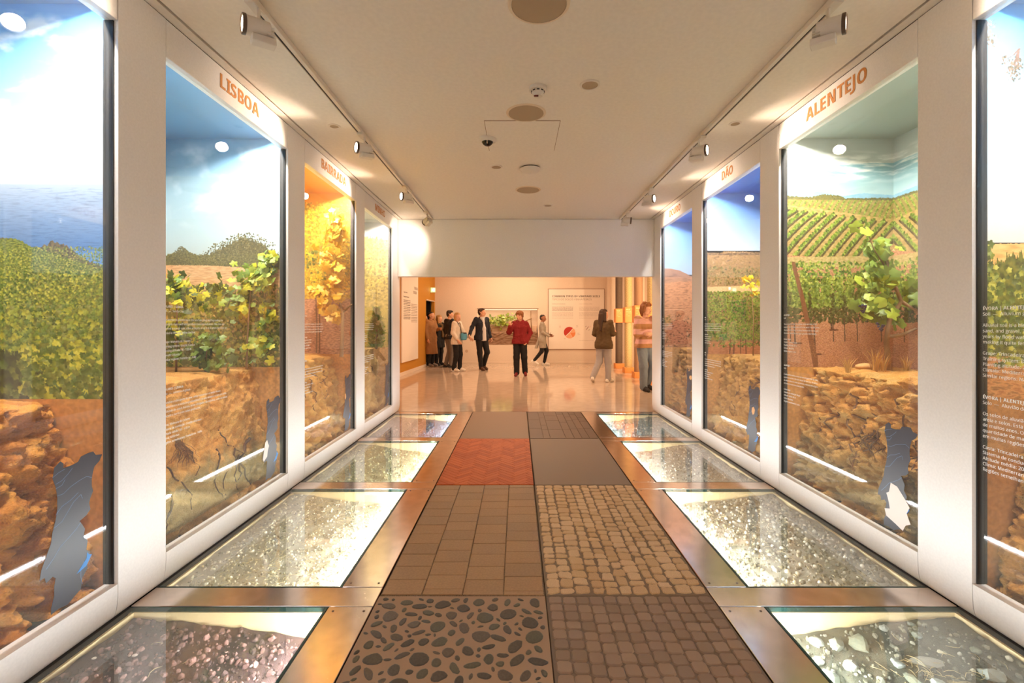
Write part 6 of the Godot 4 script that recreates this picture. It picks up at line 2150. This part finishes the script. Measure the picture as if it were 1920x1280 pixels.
	if wear.has("hood"):
		top.append([J.neck + Vector3(-0.07, 0.0, -0.05), J.neck + Vector3(0.07, 0.0, -0.05), 0.05, 0.05])
		top.append([J.neck + Vector3(-0.08, 0.0, 0.0), J.neck + Vector3(-0.03, -0.05, 0.07), 0.032, 0.026])
		top.append([J.neck + Vector3(0.08, 0.0, 0.0), J.neck + Vector3(0.03, -0.05, 0.07), 0.032, 0.026])
	if wear.get("collar", false):
		top.append([J.neck + Vector3(-0.055, 0.005, -0.01), J.neck + Vector3(0.0, 0.012, -0.055), 0.022, 0.022])
		top.append([J.neck + Vector3(0.055, 0.005, -0.01), J.neck + Vector3(0.0, 0.012, -0.055), 0.022, 0.022])
	var tm := mi("top", net(top, 0.0145, 0.026, [[Vector3(0, -1, 0), -hem]], 0.011), M[wear.top], o)
	tm.set_meta("label", wear.get("top_label", "top"))
	for e in ["L", "R"]:
		var an: Vector3 = J["ankle" + e]
		var to: Vector3 = J["toe" + e]
		var fwd := (to - an)
		var heel := an - fwd.normalized() * 0.035
		var down: Vector3 = (Vector3(0, -1, 0) - fwd.normalized() * fwd.normalized().dot(Vector3(0, -1, 0))).normalized()
		heel += down * 0.045
		var sh := mi("shoe", net([[an + down * 0.01, heel, 0.042, 0.036], [heel, to + down * 0.004, 0.037, 0.034], [an, to, 0.042, 0.034]], 0.010, 0.02, [[down, heel.dot(down) + 0.034]]), M[wear.shoes], o)
		var sole := [[heel + down * 0.030, to + down * 0.030 + fwd.normalized() * 0.012, 0.042, 0.040]]
		mi("sole", net(sole, 0.009, 0.01, [[down, heel.dot(down) + 0.044], [-down, -(heel.dot(down) + 0.020)]]), M[wear.get("soles", "shoe_white")], sh)
	var hair := []
	for q in HAIR[wear.get("hair", "short")]:
		hair.append([hd.call(q[0], q[1], q[2]), hd.call(q[3], q[4], q[5]), q[6], q[7]])
	mi("hair", net(hair, 0.0085, 0.014), M[wear.get("hair_color", "hair_dark")], o)
	o.set_meta("joints", J)
	return o

const HAIR := {
	"short": [[0, 0.085, -0.035, 0, 0.095, 0.020, 0.078, 0.066], [-0.02, 0.04, -0.055, 0.02, 0.04, -0.055, 0.058, 0.058], [0, 0.0, -0.06, 0, -0.02, -0.045, 0.042, 0.036], [-0.055, 0.07, 0.0, -0.045, 0.10, 0.045, 0.032, 0.026], [0.055, 0.07, 0.0, 0.045, 0.10, 0.045, 0.032, 0.026], [-0.035, 0.118, 0.06, 0.035, 0.118, 0.06, 0.030, 0.030]],
	"crop": [[0, 0.080, -0.030, 0, 0.085, 0.015, 0.078, 0.067], [0, 0.03, -0.055, 0, 0.0, -0.05, 0.055, 0.042]],
	"mop": [[0, 0.085, -0.035, 0, 0.10, 0.025, 0.088, 0.074], [-0.065, 0.09, 0.02, -0.075, 0.02, 0.0, 0.040, 0.030], [0.065, 0.09, 0.02, 0.075, 0.02, 0.0, 0.040, 0.030], [-0.04, 0.11, 0.075, 0.04, 0.115, 0.072, 0.034, 0.032], [-0.045, 0.08, 0.09, -0.06, 0.055, 0.075, 0.020, 0.016], [0.045, 0.08, 0.09, 0.06, 0.055, 0.075, 0.020, 0.016], [0, 0.02, -0.07, 0, -0.035, -0.055, 0.062, 0.050], [0.02, 0.16, 0.02, -0.03, 0.15, 0.05, 0.026, 0.026]],
	"bob": [[0, 0.085, -0.035, 0, 0.095, 0.018, 0.084, 0.070], [-0.075, 0.06, -0.01, -0.072, -0.055, 0.0, 0.036, 0.030], [0.075, 0.06, -0.01, 0.072, -0.055, 0.0, 0.036, 0.030], [-0.03, 0.03, -0.065, -0.03, -0.06, -0.055, 0.055, 0.045], [0.03, 0.03, -0.065, 0.03, -0.06, -0.055, 0.055, 0.045]],
	"long": [[0, 0.085, -0.035, 0, 0.098, 0.018, 0.084, 0.068], [-0.076, 0.07, -0.01, -0.085, -0.12, -0.02, 0.034, 0.034], [0.076, 0.07, -0.01, 0.085, -0.12, -0.02, 0.034, 0.034], [-0.03, 0.03, -0.065, -0.06, -0.34, -0.115, 0.058, 0.030], [0.03, 0.03, -0.065, 0.06, -0.34, -0.115, 0.058, 0.030], [0, 0.02, -0.07, 0, -0.38, -0.13, 0.060, 0.028]],
	"wavy": [[0, 0.085, -0.035, 0, 0.098, 0.018, 0.084, 0.070], [-0.075, 0.06, 0.0, -0.085, -0.10, 0.01, 0.036, 0.034], [0.075, 0.06, 0.0, 0.085, -0.10, 0.01, 0.036, 0.034], [-0.03, 0.02, -0.065, -0.04, -0.13, -0.06, 0.056, 0.042], [0.03, 0.02, -0.065, 0.04, -0.13, -0.06, 0.056, 0.042]],
	"bun": [[0, 0.080, -0.030, 0, 0.085, 0.012, 0.079, 0.068], [0, 0.03, -0.055, 0, 0.0, -0.05, 0.055, 0.042], [0, 0.07, -0.115, 0, 0.06, -0.125, 0.036, 0.034]],
	"curly": [[0, 0.085, -0.035, 0, 0.10, 0.020, 0.086, 0.074], [-0.08, 0.09, 0.01, -0.085, 0.0, -0.01, 0.040, 0.036], [0.08, 0.09, 0.01, 0.085, 0.0, -0.01, 0.040, 0.036], [-0.05, 0.125, 0.06, 0.0, 0.145, 0.065, 0.034, 0.034], [0.055, 0.12, 0.06, 0.03, 0.14, 0.05, 0.034, 0.034], [0, 0.02, -0.075, 0, -0.06, -0.06, 0.064, 0.054], [-0.06, 0.15, 0.0, -0.03, 0.165, -0.03, 0.030, 0.030], [0.06, 0.15, 0.0, 0.03, 0.165, -0.03, 0.030, 0.030]]}

func stand(px: float, z: float) -> Vector3:
	return p3((px - 971.0) / 853.0 * z, 0.0, z)

func build_people() -> void:
	# strolling couple: woman in the white cardigan, man in the navy blazer who holds her hand
	var g := ""
	var man := person("man in a dark navy blazer and white shirt striding to the right, looking up", stand(903, 13.2), 0.62, 1.80,
		{"kneeL": Vector3(0.10, 0.50, 0.13), "ankleL": Vector3(0.09, 0.10, -0.05), "toeL": Vector3(0.10, 0.035, 0.12), "kneeR": Vector3(-0.09, 0.49, 0.05), "ankleR": Vector3(-0.085, 0.085, 0.12), "toeR": Vector3(-0.10, 0.035, 0.29),
		"elL": Vector3(0.25, 1.15, -0.04), "wrL": Vector3(0.27, 0.91, 0.05), "elR": Vector3(-0.30, 1.20, -0.02), "wrR": Vector3(-0.43, 1.00, 0.08), "handR": Vector3(-0.5, -0.6, 0.5)},
		{"top": "cloth_navy", "top_label": "dark navy blazer", "trousers": "cloth_black", "shoes": "shoe_brown", "soles": "shoe_white", "hair": "short", "hair_color": "hair_brown", "hem": 0.84, "pad": 0.018, "turn": 0.75, "nod": -0.12, "collar": true, "curlR": 0.6})
	# open front of the blazer: the shirt shows as a long panel
	mi("shirt", net([[Vector3(0, 1.40, 0.055), Vector3(0.015, 1.16, 0.080), 0.056, 0.070], [Vector3(0.015, 1.16, 0.080), Vector3(0.015, 0.84, 0.075), 0.070, 0.086], [Vector3(-0.03, 1.455, 0.03), Vector3(0.03, 1.455, 0.03), 0.046, 0.046]], 0.012, 0.02, [[Vector3(0, -1, 0), -0.82]]), M.cloth_white, man)
	var lady := person("woman in a white cardigan with a light blue bag, beside the man in navy", stand(857, 12.8), 1.25, 1.66,
		{"kneeL": Vector3(0.09, 0.49, 0.06), "ankleL": Vector3(0.085, 0.085, 0.04), "toeL": Vector3(0.10, 0.035, 0.20), "ankleR": Vector3(-0.10, 0.085, -0.06), "toeR": Vector3(-0.12, 0.035, 0.10),
		"elL": Vector3(0.26, 1.14, 0.08), "wrL": Vector3(0.30, 0.99, 0.28), "elR": Vector3(-0.24, 1.14, -0.02), "wrR": Vector3(-0.20, 0.93, 0.13)},
		{"top": "cloth_cream", "top_label": "white open cardigan", "trousers": "cloth_black", "shoes": "shoe_white", "hair": "bob", "hair_color": "hair_blonde", "hem": 0.80, "flare": 0.02, "bulk": 1.08, "turn": -0.5, "sleeve": 0.72, "cuff": 0.12, "sleeve_pad": 0.012})
	mi("blouse", net([[Vector3(0.01, 1.40, 0.06), Vector3(0.02, 1.02, 0.085), 0.055, 0.068]], 0.012, 0.02, [[Vector3(0, -1, 0), -0.98]]), M.cloth_pattern, lady)
	var bag := thing("shoulder_bag", "light blue bag carried in front by the woman in the white cardigan", "bag", lady.position + Basis(Vector3.UP, 1.25) * Vector3(0.02, 0.90, 0.20))
	bag.rotation.y = 1.25
	mi("pouch", box(Vector3(0.27, 0.20, 0.09), 0.025), M.cloth_blue, bag, Vector3(0, 0.08, 0))
	mi("flap", box(Vector3(0.20, 0.05, 0.095), 0.015), M.cloth_dark, bag, Vector3(0, 0.17, 0))
	mi("strap", tube([Vector3(-0.12, 0.17, 0), Vector3(-0.13, 0.36, -0.06), Vector3(-0.13, 0.50, -0.15)], [0.008, 0.008, 0.008], 6), M.cloth_dark, bag)
	# man behind her in a dark vest
	person("dark-haired man in a dark vest and grey jeans seen behind the woman in white", stand(843, 14.0), 2.3, 1.76,
		{"elR": Vector3(-0.24, 1.15, 0.0), "wrR": Vector3(-0.20, 0.93, 0.12), "kneeL": Vector3(0.09, 0.50, 0.06), "ankleL": Vector3(0.09, 0.085, -0.08), "toeL": Vector3(0.11, 0.035, 0.09)},
		{"top": "cloth_dark", "top_label": "dark quilted vest", "trousers": "cloth_grey", "shoes": "shoe_dark", "soles": "shoe_dark", "hair": "short", "hair_color": "hair_black", "hem": 0.86, "turn": -0.6, "bulk": 1.06})
	# two women and a companion by the doorway
	person("woman in a long camel coat with dark pinned-up hair, standing by the doorway", stand(808, 14.3), 1.1, 1.72,
		{"elL": Vector3(0.23, 1.17, 0.06), "wrL": Vector3(0.14, 1.20, 0.26), "elR": Vector3(-0.235, 1.14, -0.02), "wrR": Vector3(-0.24, 0.89, 0.06)},
		{"top": "cloth_camel", "top_label": "long camel coat", "trousers": "cloth_dark", "shoes": "shoe_grey", "hair": "bun", "hair_color": "hair_black", "hem": 0.40, "flare": 0.05, "pad": 0.02, "turn": 0.2, "collar": true})
	person("blonde woman in a black coat with a patterned scarf, beside the camel coat", stand(823, 14.65), 0.95, 1.62,
		{"elL": Vector3(0.23, 1.15, 0.02), "wrL": Vector3(0.20, 0.92, 0.12)},
		{"top": "cloth_black", "top_label": "black coat", "trousers": "cloth_black", "shoes": "shoe_dark", "soles": "shoe_dark", "hair": "wavy", "hair_color": "hair_blonde", "hem": 0.62, "flare": 0.03, "pad": 0.016, "turn": 0.3})
	var last := person("person in a lavender coat half hidden in the dark doorway", p3(-3.02, 0, 14.62), 1.4, 1.64, {},
		{"top": "cloth_lavender", "top_label": "lavender coat", "trousers": "cloth_dark", "shoes": "shoe_white", "hair": "wavy", "hair_color": "hair_black", "hem": 0.55, "pad": 0.014})
	var sc := thing("scarf", "patterned scarf hanging round the neck of the blonde woman in black", "scarf", stand(823, 14.65) + Vector3(0, 1.30, 0))
	sc.rotation.y = 0.95
	mi("loop", net([[Vector3(-0.07, 0.03, 0.0), Vector3(0, 0.0, 0.085), 0.042, 0.042], [Vector3(0.07, 0.03, 0.0), Vector3(0, 0.0, 0.085), 0.042, 0.042], [Vector3(-0.07, 0.03, 0.0), Vector3(0, 0.04, -0.08), 0.04, 0.04], [Vector3(0.07, 0.03, 0.0), Vector3(0, 0.04, -0.08), 0.04, 0.04]], 0.01, 0.02), M.cloth_scarf, sc)
	mi("tail", net([[Vector3(0.03, 0.0, 0.11), Vector3(0.04, -0.36, 0.135), 0.036, 0.044]], 0.01, 0.02), M.cloth_scarf, sc)
	# young man in the red hoodie, pointing with his raised right hand
	person("young man in a dark red hoodie and black trousers, right hand raised, left in pocket", stand(975, 11.75), -0.08, 1.67,
		{"hipL": Vector3(0.09, 0.91, 0), "kneeL": Vector3(0.115, 0.50, 0.05), "ankleL": Vector3(0.135, 0.11, -0.02), "toeL": Vector3(0.165, 0.040, 0.13), "kneeR": Vector3(-0.09, 0.49, 0.05), "ankleR": Vector3(-0.085, 0.085, 0.06), "toeR": Vector3(-0.105, 0.035, 0.23),
		"shL": Vector3(0.155, 1.405, -0.01), "shR": Vector3(-0.155, 1.405, -0.01), "elR": Vector3(-0.29, 1.17, 0.08), "wrR": Vector3(-0.245, 1.34, 0.24), "handR": Vector3(-0.05, 0.9, 0.25), "palmR": Vector3(0.4, 0.1, -1), "elL": Vector3(0.275, 1.16, -0.06), "wrL": Vector3(0.185, 0.93, 0.06), "handL": Vector3(-0.25, -0.9, 0.25)},
		{"top": "cloth_red", "top_label": "dark red hooded sweatshirt", "trousers": "cloth_black", "wide": 0.7, "loose": 0.006, "shoes": "shoe_red", "hair": "mop", "hair_color": "hair_ginger", "hem": 0.86, "pad": 0.020, "hood": true, "turn": -0.55, "nod": 0.10, "sleeve_pad": 0.008, "curlR": 0.55, "curlL": 0.7 })
	# person in the long grey cardigan
	var gr := person("person with cropped dark hair in a long grey cardigan, walking right past the board", stand(1017, 14.6), 1.5, 1.64,
		{"kneeL": Vector3(0.085, 0.50, 0.14), "ankleL": Vector3(0.08, 0.085, 0.06), "toeL": Vector3(0.085, 0.035, 0.22), "kneeR": Vector3(-0.085, 0.49, -0.02), "ankleR": Vector3(-0.08, 0.17, -0.28), "toeR": Vector3(-0.085, 0.055, -0.15),
		"elL": Vector3(0.21, 1.13, -0.02), "wrL": Vector3(0.16, 1.06, 0.22), "elR": Vector3(-0.21, 1.13, 0.02), "wrR": Vector3(-0.16, 1.00, 0.24), "handR": Vector3(0.1, -0.1, 1), "palmR": Vector3(0.3, 1, 0)},
		{"top": "cloth_grey_warm", "top_label": "long grey cardigan", "trousers": "cloth_black", "wide": 0.0, "shoes": "shoe_white", "hair": "crop", "hair_color": "hair_black", "hem": 0.60, "flare": 0.0, "pad": 0.014, "skin": "skin_deep", "cuff": 0.22})
	var ph := thing("phone", "dark phone held up by the person in the grey cardigan", "phone", gr.position + Basis(Vector3.UP, 1.5) * Vector3(0.13, 1.02, 0.30) * 0.937)
	ph.rotation = Vector3(-0.3, 1.5, 0)
	mi("case", box(Vector3(0.072, 0.145, 0.010), 0.004), M.cloth_dark, ph, Vector3(0, 0.03, 0))
	mi("camera_lens", lathe([Vector2(0.008, 0.0), Vector2(0.008, 0.003), Vector2(0.0, 0.0035)], 10), M.ring, ph, Vector3(0.02, 0.08, 0.005)).rotation.x = PI / 2
	mi("tail", net([[Vector3(-0.06, 0.95, -0.10), Vector3(-0.05, 0.58, -0.22), 0.045, 0.05], [Vector3(0.06, 0.95, -0.10), Vector3(0.05, 0.58, -0.22), 0.045, 0.05]], 0.012, 0.03, [[Vector3(0, -1, 0), -0.58]]), M.cloth_grey_warm, gr)
	# woman in the olive blazer with her back to us
	person("woman with long dark hair in an olive blazer and pale jeans, her back turned", stand(1132, 10.45), PI - 0.55, 1.68,
		{"pelvis": Vector3(0, 0.95, 0), "kneeL": Vector3(0.10, 0.50, -0.02), "ankleL": Vector3(0.20, 0.13, -0.20), "toeL": Vector3(0.24, 0.045, -0.05), "kneeR": Vector3(-0.09, 0.49, 0.05), "ankleR": Vector3(-0.10, 0.085, 0.04), "toeR": Vector3(-0.15, 0.035, 0.20),
		"elR": Vector3(-0.225, 1.15, 0.02), "wrR": Vector3(-0.20, 1.16, 0.25), "handR": Vector3(0.2, 0.5, 0.8), "elL": Vector3(0.23, 1.15, -0.02), "wrL": Vector3(0.15, 1.05, 0.17), "handL": Vector3(-0.8, 0.2, 0.4)},
		{"top": "cloth_olive", "top_label": "olive brown blazer", "trousers": "cloth_pale_jeans", "wide": 0.5, "loose": 0.006, "shoes": "shoe_white", "hair": "long", "hair_color": "hair_brown", "hem": 0.80, "flare": 0.008, "pad": 0.016, "turn": -0.75, "bulk": 1.0})
	# man in the striped sweater, arms crossed, leaning beside the columns
	person("curly-haired man in a pink and tan striped sweater with crossed arms", stand(1210, 9.12), 0.35, 1.76,
		{"kneeL": Vector3(0.12, 0.50, 0.10), "ankleL": Vector3(0.10, 0.12, -0.10), "toeL": Vector3(0.13, 0.040, 0.04), "kneeR": Vector3(-0.085, 0.49, 0.06), "ankleR": Vector3(-0.07, 0.085, 0.04), "toeR": Vector3(-0.08, 0.035, 0.21),
		"elL": Vector3(0.25, 1.15, 0.08), "wrL": Vector3(-0.02, 1.13, 0.235), "handL": Vector3(-1, 0.05, 0.0), "palmL": Vector3(0, 0, -1), "elR": Vector3(-0.25, 1.13, 0.08), "wrR": Vector3(0.02, 1.19, 0.20), "handR": Vector3(1, 0.1, 0.05), "palmR": Vector3(0, 0, -1)},
		{"top": "cloth_striped", "top_label": "sweater with broad pink and tan stripes", "trousers": "cloth_jeans", "wide": 0.7, "loose": 0.006, "shoes": "shoe_dark", "hair": "curly", "hair_color": "hair_ginger", "hem": 0.86, "pad": 0.016, "turn": 0.45, "sleeve": 0.9, "sleeve_pad": 0.008})

func setup_people() -> void:
	var e := SphereMesh.new()
	e.radius = 0.0085
	e.height = 0.017
	e.radial_segments = 10
	e.rings = 6
	M.eye_mesh = e
	M.eye = mat(rgb(40, 28, 22), 0.25)
	M.lip = mat(rgb(170, 92, 80), 0.5)
	M.skin = mat(rgb(226, 172, 142), 0.55)
	M.skin_deep = mat(rgb(160, 106, 76), 0.55)
	var cloths := {"navy": rgb(34, 38, 50), "black": rgb(26, 24, 25), "dark": rgb(40, 38, 40), "white": rgb(236, 232, 232), "cream": rgb(240, 226, 210), "camel": rgb(178, 128, 82), "grey": rgb(134, 124, 116), "grey_warm": rgb(180, 168, 152), "red": rgb(140, 26, 30), "olive": rgb(96, 74, 44), "pale_jeans": rgb(186, 180, 182), "jeans": rgb(140, 152, 166), "blue": rgb(96, 168, 198), "lavender": rgb(150, 128, 150)}
	for k in cloths:
		M["cloth_" + k] = grain(mat(cloths[k], 0.85), 171, 0.3, 0.86, 1.0, 5.0)
		M["cloth_" + k].albedo_texture = M.cloth_navy.albedo_texture
	M.cloth_pattern = grain(mat(rgb(206, 178, 146), 0.8), 172, 0.2, 0.35, 1.0, 4.0)
	M.cloth_scarf = grain(mat(rgb(196, 160, 110), 0.85), 173, 0.25, 0.15, 1.0, 4.0)
	var st := mat(Color.WHITE, 0.9)
	var im := Image.create_empty(8, 256, false, Image.FORMAT_RGB8)
	for y in 256:
		var band: Color = [rgb(226, 176, 172), rgb(182, 132, 88)][int(fposmod(y / 26.0 + 0.45, 2.0))]
		im.fill_rect(Rect2i(0, y, 8, 1), band)
	st.albedo_texture = ImageTexture.create_from_image(im)
	st.uv1_triplanar = true
	st.uv1_scale = Vector3.ONE * 1.0
	st.uv1_offset = Vector3(0, 0.0, 0)
	M.cloth_striped = st
	var others := {"shoe_white": rgb(236, 228, 218), "shoe_dark": rgb(40, 36, 36), "shoe_grey": rgb(150, 140, 136), "shoe_red": rgb(126, 34, 34), "shoe_brown": rgb(96, 66, 46), "hair_black": rgb(34, 26, 22), "hair_dark": rgb(48, 34, 26), "hair_brown": rgb(62, 40, 26), "hair_blonde": rgb(182, 138, 84), "hair_ginger": rgb(140, 86, 44)}
	for k in others:
		M[k] = mat(others[k], 0.6)
